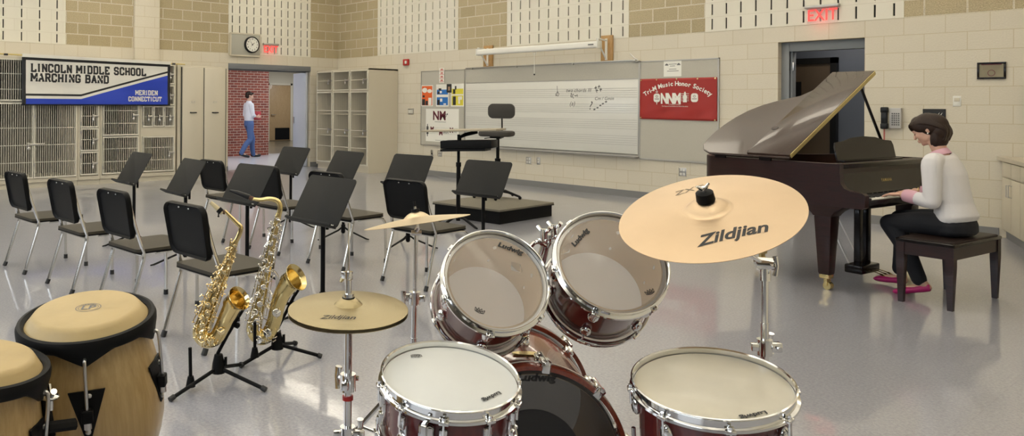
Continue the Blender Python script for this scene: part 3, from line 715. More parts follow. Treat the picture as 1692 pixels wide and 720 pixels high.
for r in ((.97, 1.34), (1.36, 1.72), (1.74, 2.09)):
    for k in range(3): dd.append(dict(u0=.035 + k * .2, u1=.225 + k * .2, z0=r[0], z1=r[1], hz=((r[0] + r[1]) / 2,), lz=(r[0] + r[1]) / 2, lw=.08, pitch=.03))
cab('cabinet with nine small wire doors above a drawer rail, beside the solid lockers', -5.09, -4.43, (.81, .965, 1.35, 1.73), dd, rails=((.805, .965),))
tl = thing('tall_locker', 'tall solid cream locker cabinet with two doors by the corridor doorway', 'locker'); FM = FMx(-4.34)
b = MB().at(FM).box(0, .94, -1.06, -.0, 0, 2.09, bev=.004).box(-.05, 0, -1.06, -.02, 0, 2.13); b.build('carcass', M_cream_paint, tl)
for k, (a, b_) in enumerate(((.03, .445), (.465, .90))):
    d = MB().at(FM).box(a, b_, .0, .03, .10, 2.06, bev=.006).build('door', M_cream_paint, tl)
    c = (a + b_) / 2
    MB().at(FM).box(c - .065, c + .065, .03, .055, 1.215, 1.235, bev=.004).build('handle', M_ink, d)
    o = MB().at(FM)
    for q in ((c - .035, c + .035, 1.405, 1.412), (c - .035, c + .035, 1.432, 1.439), (c - .035, c - .028, 1.405, 1.439), (c + .028, c + .035, 1.405, 1.439)): o.box(q[0], q[1], .03, .034, q[2], q[3])
    o.build('label_holder', M_steel, d)
MB().at(FM).box(.446, .464, .002, .012, .10, 2.06).box(.004, .022, .002, .012, .1, 2.06).box(.905, .92, .002, .012, .1, 2.06).build('shadow_gap', M_ink, tl)
# ---- three-bay cabinet against the whiteboard wall
o3 = thing('locker_cabinet', 'three-bay cabinet with clear doors in the room corner', 'cabinet', (.30, -.78, 0))
W, D, H = 1.85, .77, 2.13
b = MB(); b.box(0, .03, 0, D, .09, H).box(W - .03, W, 0, D, .0, H).box(0, W, 0, D, H - .03, H).box(.03, W - .03, .02, D, .09, .15).box(0, W - .03, .04, D, 0, .09)
for k in (1, 2): b.box(k * W / 3 - .022, k * W / 3 + .022, 0, D, .15, H - .03)
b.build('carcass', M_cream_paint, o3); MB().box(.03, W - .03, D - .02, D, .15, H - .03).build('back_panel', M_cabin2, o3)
s_ = MB()
for k in range(3):
    a = k * W / 3 + (.022 if k else .03); c = (k + 1) * W / 3 - (.022 if k < 2 else .03)
    s_.box(a, c, .01, D - .02, 1.66, 1.69).box(a, c, .05, D - .02, 1.18, 1.195).box(a, c, .05, D - .02, .72, .735)
s_.build('shelf', M_cream_paint, o3)
Mo = Matrix(((1, 0, 0, 0), (0, -1, 0, 0), (0, 0, 1, 0), (0, 0, 0, 1)))
for k in range(3):
    a = k * W / 3 + .025; c = (k + 1) * W / 3 - .025
    grille_door(o3, Mo, a, c, .15, 1.66, hz=(.50, .86, 1.26), lz=.86, pad=True, lw=.12, pitch=.03, br=.0012)
    grille_door(o3, Mo, a, c, 1.69, H - .03, hz=(1.90,), lz=1.90, lw=.12, pitch=.03, br=.0012)
# ---- base cabinets with worktop along the angled wall
Fb = Matrix((V((.38, -.925, 0)).normalized(), V((-.925, -.38, 0)).normalized() * -1, V((0, 0, 1)))).transposed().to_4x4(); Fb.translation = (12.17, -.015, 0)
bc = thing('base_cabinet', 'cream base cabinet with two doors at the right edge', 'cabinet')
dvec, nvec = V((.38, -.925)).normalized(), V((.925, .38)).normalized(); f0 = V((12.17, -.015))
def wedge(u0, off, dep_, xw): a = f0 + dvec * u0 + nvec * off; b = f0 + dvec * 3.2 + nvec * off; c = f0 + dvec * 3.2 + nvec * dep_; return [tuple(a), tuple(b), tuple(c), (xw, -.015)]
MB().prism(wedge(.02, .02, .55, 12.75), .10, .83).prism(wedge(.08, .08, .55, 12.75), 0, .10).build('carcass', M_cream_paint, bc)
for k in range(8):
    a = .16 + k * .38
    d = MB().at(Fb).box(a, a + .365, .0, .02, .12, .66, bev=.003).build('door', M_cream_paint, bc)
    u = a + (.33 if k % 2 == 0 else .035)
    MB().at(Fb).tube([(u, 0, .48), (u, -.03, .48), (u, -.03, .60), (u, 0, .60)], .005, 6).build('handle', M_steel, d)
    MB().at(Fb).box(a, a + .365, .0, .02, .675, .82, bev=.003).build('drawer_front', M_cream_paint, bc)
MB().at(Fb).box(.02, 3.2, .06, .08, 0, .10).build('kick_base', M_base, bc)
o = MB().prism(wedge(.0, -.02, .56, 12.765), .835, .872).build('worktop', mat('laminate_top', (.50, .45, .35), .35))
tag(o, 'cream laminate worktop on the base cabinet at the right edge', 'worktop')

# ================================================================== SCHOOL BANNER (slab letters built from strokes)
SL = {'L': [[(1, 0), (1, 7)], [(1, 0), (4.6, 0), (4.6, 1.6)]], 'I': [[(2.5, 0), (2.5, 7)]], 'N': [[(.9, 0), (.9, 7)], [(.9, 7), (4.6, 0)], [(4.6, 0), (4.6, 7)]],
      'C': [[(4.6, 5.2), (4.6, 6.2), (3.8, 7), (1.6, 7), (.8, 6.2), (.8, .8), (1.6, 0), (3.8, 0), (4.6, .8), (4.6, 1.8)]],
      'O': [[(1.6, 0), (.8, .8), (.8, 6.2), (1.6, 7), (3.8, 7), (4.6, 6.2), (4.6, .8), (3.8, 0), (1.6, 0)]],
      'M': [[(.6, 0), (.6, 7)], [(.6, 7), (3, 2.4), (5.4, 7)], [(5.4, 7), (5.4, 0)]], 'D': [[(1, 0), (1, 7)], [(.5, 7), (3.8, 7), (4.6, 6.2), (4.6, .8), (3.8, 0), (.5, 0)]],
      'E': [[(1, 0), (1, 7)], [(.5, 7), (4.5, 7), (4.5, 5.8)], [(.5, 0), (4.5, 0), (4.5, 1.2)], [(1, 3.5), (3.2, 3.5)]],
      'S': [[(4.5, 5.4), (4.5, 6.3), (3.8, 7), (1.6, 7), (.8, 6.2), (.8, 4.4), (1.6, 3.6), (3.8, 3.4), (4.6, 2.6), (4.6, .8), (3.8, 0), (1.6, 0), (.8, .8), (.8, 1.6)]],
      'H': [[(.9, 0), (.9, 7)], [(4.6, 0), (4.6, 7)], [(.9, 3.5), (4.6, 3.5)]], 'A': [[(.8, 0), (2.7, 7), (4.7, 0)], [(1.4, 2.2), (4.1, 2.2)]],
      'R': [[(1, 0), (1, 7)], [(.5, 7), (3.8, 7), (4.5, 6.2), (4.5, 4.3), (3.8, 3.5), (1, 3.5)], [(3.0, 3.5), (4.7, 0)]],
      'G': [[(4.6, 5.2), (4.6, 6.2), (3.8, 7), (1.6, 7), (.8, 6.2), (.8, .8), (1.6, 0), (3.8, 0), (4.6, .8), (4.6, 3), (3, 3)]],
      'B': [[(1, 0), (1, 7)], [(.5, 7), (3.8, 7), (4.4, 6.3), (4.4, 4.3), (3.7, 3.6), (1, 3.6)], [(3.7, 3.6), (4.6, 2.8), (4.6, .8), (3.8, 0), (.5, 0)]],
      'T': [[(2.6, 0), (2.6, 7)], [(.3, 5.6), (.3, 7), (4.9, 7), (4.9, 5.6)]], 'U': [[(.8, 7), (.8, .8), (1.6, 0), (3.8, 0), (4.6, .8), (4.6, 7)]]}
SERIF = {'L': [(1, 7), (1, 0)], 'I': [(2.5, 0), (2.5, 7)], 'N': [(.9, 0), (.9, 7), (4.6, 7)], 'M': [(.6, 0), (.6, 7), (5.4, 7), (5.4, 0)], 'H': [(.9, 0), (.9, 7), (4.6, 0), (4.6, 7)],
         'A': [(.8, 0), (4.7, 0)], 'R': [(1, 0), (4.8, 0)], 'T': [(2.6, 0)], 'U': [(.8, 7), (4.6, 7)]}
def slab(mb, s, u, v, h, fn, th=.62, adv=6.3, ww=1.):
    k = h / 7
    for ch in s:
        if ch == 'I': u -= .9 * k * ww
        if ch != ' ':
            for pl in SL[ch]:
                for a, b in zip(pl[:-1], pl[1:]):
                    a, b = V(a), V(b); d = (b - a).normalized(); n = V((-d.y, d.x)) * th; e = d * th * .55
                    q = [a - e + n, b + e + n, b + e - n, a - e - n]
                    mb.add([fn(u + p.x * k * ww, v + p.y * k) for p in q], [(0, 1, 2, 3)])
            for x, y in SERIF.get(ch, []):
                q = [(x - 1.15, y - .42), (x + 1.15, y - .42), (x + 1.15, y + .42), (x - 1.15, y + .42)]
                mb.add([fn(u + p[0] * k * ww, v + p[1] * k) for p in q], [(0, 1, 2, 3)])
        if ch == 'I': u += .9 * k * ww
        u += adv * k * ww * (.72 if ch == 'I' else .6 if ch == ' ' else 1.12 if ch == 'M' else 1)
bn = thing('school_banner', 'white and blue marching band banner hung over the instrument cabinets', 'banner', (FX + .085, -7.08, 1.345))
BW, BH = 2.50, .775
def bf(u, v, o=0.):
    s = v / BH
    return (o + .010 * sin(u * 5 + .6) * (1 - s) + .006 * sin(u * 13 + v * 9) * (1 - .7 * s) + .004 * sin(v * 17), u, v - .03 * (u / BW) + .035 * (u / BW) * (1 - s))
def grid_poly(mb, poly_fn, off, nu=90, nv=28):
    """surface between lower(u) and upper(u)"""
    u0, u1, lo, hi = poly_fn
    vs = [bf(u0 + (u1 - u0) * i / nu, lo(u0 + (u1 - u0) * i / nu) + (hi(u0 + (u1 - u0) * i / nu) - lo(u0 + (u1 - u0) * i / nu)) * j / nv, off) for j in range(nv + 1) for i in range(nu + 1)]
    mb.add(vs, [(j * (nu + 1) + i, j * (nu + 1) + i + 1, (j + 1) * (nu + 1) + i + 1, (j + 1) * (nu + 1) + i) for j in range(nv) for i in range(nu)])
M_bw, M_bb, M_bk = mat('banner_white', (.66, .64, .58), .7, bump=.05, bscale=30), mat('banner_blue', (.012, .045, .42), .55, bump=.08, bscale=25), mat('banner_black', (.008, .008, .010), .6)
lo_line = lambda u: (.155 if u < .93 else .155 + (u - .93) / (BW - .06 - .93) * .455)
g = MB(); grid_poly(g, (0, BW, lambda u: 0, lambda u: BH), 0); o = g.build('cloth', M_bk, bn); so = o.modifiers.new('t', 'SOLIDIFY'); so.thickness = .002; so.offset = -1
g = MB(); grid_poly(g, (.06, BW - .05, lambda u: lo_line(u) + .035, lambda u: BH - .045), .004); g.build('white_field', M_bw, bn)
g = MB(); grid_poly(g, (.06, BW - .05, lambda u: lo_line(u) - .045, lambda u: lo_line(u) + .0), .004); g.build('white_stripe', M_bw, bn)
g = MB(); grid_poly(g, (.06, BW - .05, lambda u: .022, lambda u: lo_line(u) - .045), .004); g.build('blue_field', M_bb, bn)
g = MB(); grid_poly(g, (0, BW, lambda u: BH - .002, lambda u: BH + .052), .026); o = g.build('pole_sleeve', M_bw, bn); so = o.modifiers.new('t', 'SOLIDIFY'); so.thickness = .02
g = MB(); 
def words(s, u, v, h, ww, m, nm):
    for w_ in s.split(' '):
        g = MB(); n0 = len(g.v); slab(g, w_, u, v, h, lambda a, b: bf(a, b, .007), ww=ww, th=.92); g.build(nm, m, bn, smooth=0)
        u += sum(6.3 * (.72 if c == 'I' else 1.12 if c == 'M' else 1) for c in w_ + 'I') * h / 7 * ww - 6.3 * .12 * h / 7 * ww
words('LINCOLN MIDDLE SCHOOL', .135, .552, .118, .92, M_bk, 'dark_lettering'); words('MARCHING BAND', .135, .395, .118, .96, M_bk, 'dark_lettering')
g = MB(); slab(g, 'MERIDEN', 1.86, .198, .075, lambda u, v: bf(u, v, .007), ww=.90, th=.85); g.build('white_lettering', M_bw, bn, smooth=0)
g = MB(); slab(g, 'CONNECTICUT', 1.735, .085, .072, lambda u, v: bf(u, v, .007), ww=.88, th=.85); g.build('white_lettering', M_bw, bn, smooth=0)
o = MB().cyl((FX + .095, -7.60, 2.155), (FX + .095, -4.30, 2.105), .011).build('banner_pole', mat('yellow_pole', (.55, .42, .13), .4)); tag(o, 'thin yellow pole threaded through the top of the school banner', 'pole')
for y in (-7.32, -4.52): MB().cyl((FX + .095, y - .03, 2.152 - (y + 7.6) * .015), (FX + .095, y + .03, 2.152 - (y + 7.6) * .015), .016).build('rubber_grip', M_ink, o)

# ================================================================== CHAIRS
def make_chair(group):
    t_ = thing('band_chair', 'x', 'chair', group=group)
    # seat
    s_ = MB(); pl = rrect(.455, .42, .035, 5, 0, 0)
    s_.prism(pl, .418, .436, T(0, .015, 0))
    s_.build('seat', M_seat, t_)
    u = MB(); u.prism(rrect(.457, .422, .036, 5), .407, .4175, T(0, .015, 0)); u.build('seat_edge', M_black, t_)
    # backrest shell
    n0 = V((0, -.985, .17)); top = V((0, -.262, .80)); FMc = Matrix((V((1, 0, 0)), V((0, -.165, -.985)) * -1, V((0, -.985, .165)))).transposed().to_4x4()
    up_ = V((0, -.165, .985)); FMc = Matrix((V((1, 0, 0)), up_, V((0, -.985, -.165)))).transposed().to_4x4(); FMc.translation = V((0, -.232, .655))
    def outline(k, w=.445, h=.315):
        pts = rrect(w * k, h + (k - 1) * w, .055, 6); return [(x * (1 - .10 * (.5 - y / h) * .6), y) for x, y in pts]
    rings = []
    for k, z in ((.90, .004), (.93, .002), (.955, .010), (.985, .016), (1., .010), (1., -.016), (.97, -.024), (.90, -.026)):
        rings.append([(x, y, z - .020 * (1 - (x / .23) ** 2) + .012) for x, y in outline(k)])
    b = MB().at(FMc).ring_loft(rings, cap=True)
    b.build('backrest', M_black, t_, smooth=50)
    for x in (-.055, .055): MB().at(FMc).ell((x, .135, .012), (.007, .005, .004), 8, 6).build('bolt', M_steel, t_)
    MB().at(FMc).add([( -.195, -.02 + .045 * sin(a), .0) for a in (0,)], []) if False else None
    # chrome tubes: rear legs run up into the back uprights
    for s in (-1, 1):
        p = bez([(s * .232, -.262, .0), (s * .230, -.235, .10), (s * .226, -.165, .33), (s * .225, -.150, .395), (s * .222, -.165, .46), (s * .205, -.205, .60), (s * .190, -.235, .74)], 5)
        MB().tube(p, .0125, 10).build('leg', M_chair, t_)
        MB().cyl((s * .232, -.266, .0), (s * .2315, -.252, .035), .0165, .0155, 12).build('rubber_foot', M_ink, t_)
        p = bez([(s * .19, -.05, .398), (s * .205, .17, .394), (s * .214, .225, .370), (s * .218, .240, .30), (s * .220, .245, .0)], 5)
        MB().tube(p, .0120, 10).build('leg', M_chair, t_)
        MB().cyl((s * .220, .245, 0), (s * .220, .245, .035), .0165, .0155, 12).build('rubber_foot', M_ink, t_)
    MB().tube([(-.222, -.150, .392), (.222, -.150, .392)], .010, 8).build('cross_tube', M_chair, t_)
    return t_
CH = [(7.53, -8.47, 4.5, 'black band chair at the left edge of the front row'),
      (8.43, -8.38, 4.5, 'black band chair, second from the left in the front row'),
      (9.32, -8.31, 4.5, 'black band chair, third from the left in the front row'),
      (10.26, -8.24, 4.5, 'black band chair directly behind the alto saxophone'),
      (7.18, -6.53, 5.3, 'farthest black band chair, in front of the cream lockers'),
      (8.10, -6.45, 5.3, 'black band chair behind the tenor saxophone neck'),
      (8.99, -6.37, 5.3, 'black band chair half hidden by the nearest music stand'),
      (9.92, -6.29, 5.3, 'black band chair behind the thin tilted crash cymbal')]
proto = make_chair('black band chairs in two rows')
for i, (x, y, a, lab) in enumerate(CH):
    o = proto if i == 0 else copy_tree(proto)
    o.location = (x, y, 0); o.rotation_euler = (0, 0, R(a)); o['label'] = lab

# ================================================================== MUSIC STANDS
def make_stand():
    t_ = thing('music_stand', 'x', 'music stand', group='black music stands in front of the chairs')
    hub = (0, 0, .085)
    for a in (-95, 25, 145):
        d = V((cos(R(a)), sin(R(a)), 0)); MB().tube([V((0, 0, .115)) + d * .012, V((0, 0, .085)) + d * .06, V((0, 0, .012)) + d * .27, V((0, 0, .008)) + d * .30], [.010, .011, .010, .007], 6, flat=(1.1, .8)).build('leg', M_blackm, t_)
    MB().cyl((0, 0, .05), (0, 0, .62), .0155, seg=14).build('pole', M_blackm, t_)
    MB().cyl((0, .035, .55), (0, .035, .74), .0105, seg=12).cyl((0, 0, .60), (0, 0, .635), .020, seg=14).build('inner_tube', M_blackm, t_)
    MB().cyl((0, 0, .06), (0, 0, .14), .022, seg=14).build('base_hub', M_blackm, t_)
    lean = R(30); up_ = V((0, sin(lean), cos(lean))); nn = V((0, -cos(lean), sin(lean)))
    Fd = Matrix((V((1, 0, 0)), up_, nn)).transposed().to_4x4(); Fd.translation = (0, .0, .745)
    D = MB().at(Fd); D.ring_loft([[(x, y, z) for x, y in rrect(.505 - e, .345 - e, .03)] for z, e in ((0, .004), (.001, 0), (.004, 0), (.005, .004))]); d = D.build('desk', M_desk, t_)
    MB().at(Fd).box(-.245, .245, -.176, -.169, .0, .062, bev=.003).box(-.245, .245, -.176, -.160, .057, .062, bev=.002).build('ledge', M_desk, t_)
    MB().at(Fd).box(-.05, .05, -.06, .06, -.045, -.001, bev=.01).build('tilt_bracket', M_blackm, t_)
    for x in (-.21, -.195, .195, .21): MB().at(Fd).cyl((x, -.155, .004), (x, -.155, .009), .004, seg=8).build('rivet', M_steel, t_)
    return t_
ST = [((221, 403), 0, 1., 'black music stand farthest left, in front of the wire cabinets'),
      ((306, 434), -3, 1., 'black music stand behind the second and third front-row chairs'),
      ((408, 459), 4, 1., 'black music stand behind the tenor saxophone mouthpiece'),
      ((533, 517), 3, 1.0, 'nearest black music stand, above the hi-hat cymbals'),
      ((480, 374), 5, 1., 'black music stand in front of the corridor doorway'),
      ((567, 393), 0, 1., 'black music stand in front of the three-bay cabinet'),
      ((674, 408), 8, 1., 'black music stand just left of the conductor podium'),
      ((798, 436), 6, 1., 'black music stand between the left rack tom and the podium')]
sp = make_stand()
for i, (q, a, h, lab) in enumerate(ST):
    o = sp if i == 0 else copy_tree(sp); g_ = ground(*q); o.location = (g_.x, g_.y, 0); o.rotation_euler = (0, 0, R(a)); o.scale = (1, 1, h); o['label'] = lab

# ================================================================== PODIUM, LECTERN, STOOL
pt = thing('podium', 'low square conductor podium with a grey carpet top', 'podium', (8.335, -3.69, 0), R(184.5))
# local x runs towards -x world (left), local y towards the camera-away side negative
PW, PD = 1.06, 1.10
MB().box(.02, PW - .02, -PD + .02, -.02, 0, .145).build('base', M_blackm, pt)
MB().box(0, PW, -PD, 0, .14, .172, bev=.004).build('carpet_top', mat('podium_carpet', (.17, .155, .12), .9, bump=.3, bscale=400, vary=.2, vscale=60), pt)
MB().box(-.001, PW + .001, -PD - .001, .001, .138, .150, bev=.001).build('edge_trim', M_black, pt)
g_ = ground(757, 373); ct = thing('conductor_stand', 'tall black conductor stand with a pale wooden desk top', 'music stand', (g_.x, g_.y, 0))
for a in (-5, 195, 275):
    d = V((cos(R(a)), sin(R(a)), 0)); MB().tube([d * .02 + V((0, 0, .12)), d * .12 + V((0, 0, .09)), d * .30 + V((0, 0, .02)), d * .33 + V((0, 0, .012))], [.014, .016, .014, .010], 8).build('leg', M_blackm, ct)
MB().cyl((0, 0, .06), (0, 0, .70), .024, seg=16).build('pole', M_blackm, ct); MB().cyl((0, 0, .60), (0, 0, 1.05), .017, seg=14).cyl((0, 0, .68), (0, 0, .73), .030, seg=14).build('inner_tube', M_blackm, ct)
Md = rotz(R(28)) @ T(.06, 0, 1.10) @ Matrix.Rotation(R(-2), 4, 'Y')
MB().at(Md).box(-.44, .44, -.22, .22, -.010, .012, bev=.004).build('desk_top', mat('desk_laminate', (.36, .31, .22), .4), ct)
MB().at(Md).box(-.24, .36, -.15, .15, -.205, -.115, bev=.008).prism([(-.24, -.15), (.28, -.13), (.28, .13), (-.24, .15)], -.235, -.21).build('storage_tray', M_black, ct)
MB().at(Md).tube([(-.06, 0, -.22), (-.05, 0, -.08), (.02, 0, -.05), (.16, 0, -.02)], .022, 8).build('desk_bracket', M_blackm, ct)
P = ground(822, 327, .172); sc = thing('conductor_stool', 'black drafting stool with padded seat and backrest on the podium', 'stool', (P.x, P.y, .172))
for k in range(5):
    a = R(72 * k + 20); d = V((cos(a), sin(a), 0)); MB().tube([d * .02 + V((0, 0, .10)), d * .15 + V((0, 0, .085)), d * .31 + V((0, 0, .035))], [.022, .018, .014], 8).ell(tuple(d * .31 + V((0, 0, .022))), (.022, .022, .022), 10, 8).build('base_leg', M_black, sc)
MB().cyl((0, 0, .06), (0, 0, .52), .038, seg=18).cyl((0, 0, .5), (0, 0, .80), .022, seg=14).build('column', M_black, sc)
Ms = T(-.02, 0, 0) @ rotz(R(118))
s_ = MB().at(Ms); s_.ring_loft([[(x * k, y * k, z) for x, y in rrect(.46, .44, .14)] for z, k in ((.81, .90), (.825, .98), (.85, 1.0), (.872, .97), (.880, .88))]); s_.build('seat', mat('stool_fabric', (.050, .046, .040), .9, bump=.2, bscale=300), sc)
MB().at(Ms).box(-.10, .12, -.07, .07, .785, .812, bev=.01).tube([(.06, .05, .795), (-.16, .12, .785)], .006, 6).build('seat_mechanism', M_black, sc)
MB().at(Ms).tube(bez([(.10, 0, .80), (.26, 0, .80), (.285, 0, .88), (.270, 0, 1.10)], 4), .017, 8, flat=(.5, 1.6)).build('back_support', M_black, sc)
Mb = Ms @ T(.245, 0, 1.14) @ Matrix.Rotation(R(90), 4, 'Y')
MB().at(Mb).ring_loft([[(x * k, y * k + 0, z) for x, y in rrect(.20, .37, .07)] for z, k in ((-.035, .86), (-.028, .97), (0, 1.0), (.018, .97), (.024, .88))]).build('backrest', bpy.data.materials['stool_fabric'], sc)
# ================================================================== GRAND PIANO (local x: player side +, tail -; local y: bass 0 .. treble 1.48)
PO = V((12.30, -4.223, 0)); PA = math.atan2(-.126, .992)
PM = T(*PO) @ rotz(PA)
pn = thing('grand_piano', 'dark mahogany baby grand piano with raised lid', 'piano', tuple(PO), PA)
LID = [(-.545, 0), (-.545, 1.477), (-.889, 1.481), (-.90, 1.353), (-.922, 1.16), (-.985, 1.045), (-1.057, 1.005), (-1.153, .944), (-1.245, .866), (-1.322, .759), (-1.372, .63), (-1.400, .496), (-1.412, .363), (-1.405, .22), (-1.382, .12), (-1.335, .05), (-1.25, .0)]
CASE = [(-.20, .02), (-.20, 1.46), (-.88, 1.46), (-.905, 1.33), (-.93, 1.16), (-.99, 1.03), (-1.06, .985), (-1.15, .925), (-1.235, .85), (-1.31, .745), (-1.36, .62), (-1.385, .49), (-1.395, .36), (-1.388, .22), (-1.365, .13), (-1.32, .065), (-1.24, .02)]
def inset(poly, d):
    n = len(poly); out = []
    for i in range(n):
        a, b, c = V(poly[i - 1]), V(poly[i]), V(poly[(i + 1) % n]); n1 = (b - a).normalized(); n2 = (c - b).normalized()
        m = V((-n1.y, n1.x)) + V((-n2.y, n2.x)); m = m / max(.3, m.length_squared) * 2; out.append(tuple(b + m * d))
    return out
inn = inset(CASE, .035)
if abs(inn[0][0]) > .3 or inn[1][1] > 1.46: inn = inset(CASE, -.035)
rim = MB(); Z0, Z1 = .645, .965
def rloop(p, z): return [(x, y, z) for x, y in p]
rim.ring_loft([rloop(CASE, Z0), rloop(CASE, Z0 + .006), rloop(CASE, Z1 - .004), rloop(inset(CASE, .004 if inset(CASE, .004)[0][0] < -.2 else -.004), Z1), rloop(inn, Z1), rloop(inn, Z0 + .02)], cap=True)
rim.build('rim', M_piano, pn)
MB().prism(inset(CASE, .036 if inn == inset(CASE, .035) else -.036), .86, .88).build('iron_plate', mat('iron_plate', (.20, .13, .05), .35, metal=.6), pn)
for y0 in (.02, 1.40):                             # cheeks (arms)
    prof = [(-.20, .965), (-.20, .645), (-.02, .645), (0, .66), (.004, .745), (-.02, .76), (-.10, .768), (-.145, .785), (-.170, .82), (-.178, .90), (-.178, .965)]
    MB().prism(prof, -y0 - .055, -y0, Matrix.Rotation(PI / 2, 4, 'X')).build('arm', M_piano, pn)
MB().box(-.20, -.02, .075, 1.40, .645, .672).box(-.03, .004, .075, 1.40, .655, .705, bev=.004).box(-.18, .0, .075, .12, .672, .725, bev=.004).box(-.18, 0, 1.355, 1.40, .672, .725, bev=.004).build('key_bed', M_pianob, pn)
# keys
wk = MB().box(-.165, -.022, .0012, .0226, .684, .712, bev=.0015, seg=1).build('white_key', M_ivory, pn); bk = MB().box(-.165, -.072, -.0055, .0055, .70, .724, bev=.002, seg=1).build('black_key', M_ink, pn)
KY0 = .124
for i in range(52):
    k = wk if i == 0 else wk.copy()
    if i: C.objects.link(k)
    k.parent = pn; k.location = (0, KY0 + i * .0236, 0)
first = True
for i in range(51):
    if (i % 7) in (1, 4): continue
    k = bk if first else bk.copy()
    if not first: C.objects.link(k)
    first = False; k.parent = pn; k.location = (0, KY0 + (i + 1) * .0236, 0)
fb = MB().prism([(-.165, .73), (-.185, .76), (-.205, .93), (-.22, .945), (-.225, .72), (-.17, .72)], -1.40, -.075, Matrix.Rotation(PI / 2, 4, 'X')).build('fallboard', M_pianob, pn)
me = text('YAMAHA', .034, bold=.0006, sp=1.25)
MB().mapped(me, lambda u, v, d: (-.1905 + .0 - (v) * .115, .74 + u, .815 + v)).build('gold_lettering', M_brass, fb, smooth=0)
MB().box(-.30, -.178, .075, 1.40, .925, .962, bev=.006).build('name_board_shelf', M_pianob, pn)
# music desk
mdp = [(.29, 0), (.29, .115), (.31, .150), (.35, .155), (.42, .158), (.56, .185), (.745, .195), (.93, .185), (1.07, .158), (1.14, .155), (1.18, .150), (1.20, .115), (1.20, 0)]
Mm = T(-.33, 0, .962) @ Matrix.Rotation(R(-12), 4, 'Y') @ Matrix(((0, 0, 1, 0), (1, 0, 0, 0), (0, 1, 0, 0), (0, 0, 0, 1)))
MB().at(Mm).prism(mdp, -.012, 0).build('music_desk', M_pianob, pn)
MB().box(-.34, -.28, .29, 1.20, .962, .974, bev=.002).build('desk_ledge', M_pianob, pn)
# lid (hinged on the bass side), folded front flap, piano hinge, prop
LA = R(28.2)
ML = T(0, 0, .985) @ Matrix.Rotation(LA, 4, 'X')
ld = MB().at(ML); li = inset(LID, .005); li = li if li[0][0] < -.545 else inset(LID, -.005)
ld.ring_loft([rloop(li, -.010), rloop(LID, -.006), rloop(LID, .006), rloop(li, .010)]); lid = ld.build('lid', M_lidm, pn)
fl_ = MB().at(ML).box(-.905, -.548, .012, 1.478, .0105, .0255, bev=.003).build('front_flap', M_lidm, lid)
MB().at(ML).box(-.546, -.540, .02, 1.47, -.008, .024).build('long_brass_hinge', mat('lid_hinge_brass', (.55, .45, .20), .35, metal=.8, bump=.5, bscale=250), lid)
for v in (.044, 1.453): MB().at(ML).cyl((-.91, v, .01), (-.91, v, .02), .008, seg=12).build('rubber_bumper', M_ink, lid)
MB().at(ML).lathe([(.03, .0255), (.03, .0275), (0, .0275)], 24, T(-.885, .425, 0) @ Matrix.Diagonal((.9, 1.0, 1, 1))).build('dark_disc', M_piano, lid)  # thin round disc on the flap, darker than the lid
for x in (-.75, -1.15): MB().box(x - .05, x + .05, .002, .016, .955, .985).build('lid_hinge', M_pianob, pn)
hp = ML @ V((-.62, 1.33, -.012)); MB().tube([(-.50, 1.425, .955), tuple(hp)], .013, 8, flat=(1.2, .7)).build('lid_prop', M_pianob, pn)
# legs with corbels and casters
for lx, ly, in ((-.32, .115), (-.32, 1.365), (-1.16, .62)):
    M_ = T(lx, ly, 0)
    l = MB().at(M_)
    l.ring_loft([[(x * s, y * s, z) for x, y in rrect(1, 1, .06, 2)] for s, z in ((.076, .115), (.084, .13), (.128, .55), (.124, .565))])
    l.ring_loft([[(x * a, y * b, z) for x, y in rrect(1, 1, .05, 2)] for a, b, z in ((.14, .14, .562), (.155, .145, .575), (.20, .16, .60), (.28, .165, .625), (.34, .17, .648))])
    lg = l.build('leg', M_piano, pn)
    MB().at(M_).box(-.036, .036, -.036, .036, .085, .118, bev=.004).box(-.006, .02, -.03, .03, .03, .09, bev=.004).cyl((.015, -.022, .030), (.015, .022, .030), .030, seg=20).build('caster', M_brass, lg)
# pedal lyre
ly = MB(); ly.box(-.395, -.345, .655, .70, .08, .645, bev=.006).box(-.395, -.345, .785, .83, .08, .645, bev=.006).box(-.44, -.30, .60, .88, .055, .125, bev=.012).box(-.42, -.32, .62, .86, .60, .648, bev=.006)
ly = ly.build('pedal_lyre', M_pianob, pn)
for y in (.685, .742, .80):
    MB().tube(bez([(-.32, y, .085), (-.25, y, .082), (-.20, y, .072), (-.175, y, .060)], 3), [.006] * 6 + [.012] * 4, 8, flat=(.5, 1.5) if False else (1.3, .5)).build('pedal', M_brass, ly)
for y in (.66, .82): MB().cyl((-.42, y, .10), (-.70, y, .645), .006, seg=8).build('brace_rod', M_steel, ly)
# ---- bench
bh = thing('piano_bench', 'dark mahogany piano bench with a leather-dark top', 'bench', tuple(PM @ V((.312, .562, 0))), PA)
bw_, bd_ = .185, .385
MB().ring_loft([[(x, y, z) for x, y in rrect(2 * bw_ + e, 2 * bd_ + e, .012, 3)] for z, e in ((.432, -.006), (.436, 0), (.450, 0), (.455, -.008))]).build('top_frame', M_pianob, bh)
MB().ring_loft([[(x, y, z) for x, y in rrect(2 * bw_ - e, 2 * bd_ - e, .02, 3)] for z, e in ((.454, .03), (.462, .035), (.466, .05))]).build('seat_pad', mat('bench_leather', (.016, .009, .007), .45, bump=.1, bscale=250, Specular_IOR_Level=.15), bh)
for sx in (-1, 1):
    for sy in (-1, 1):
        x, y = sx * (bw_ - .032), sy * (bd_ - .032)
        MB().ring_loft([[(x + a * w_, y + b * w_, z) for a, b in ((-1, -1), (1, -1), (1, 1), (-1, 1))] for w_, z in ((.016, 0), (.026, .30), (.026, .434))]).build('leg', M_piano, bh)
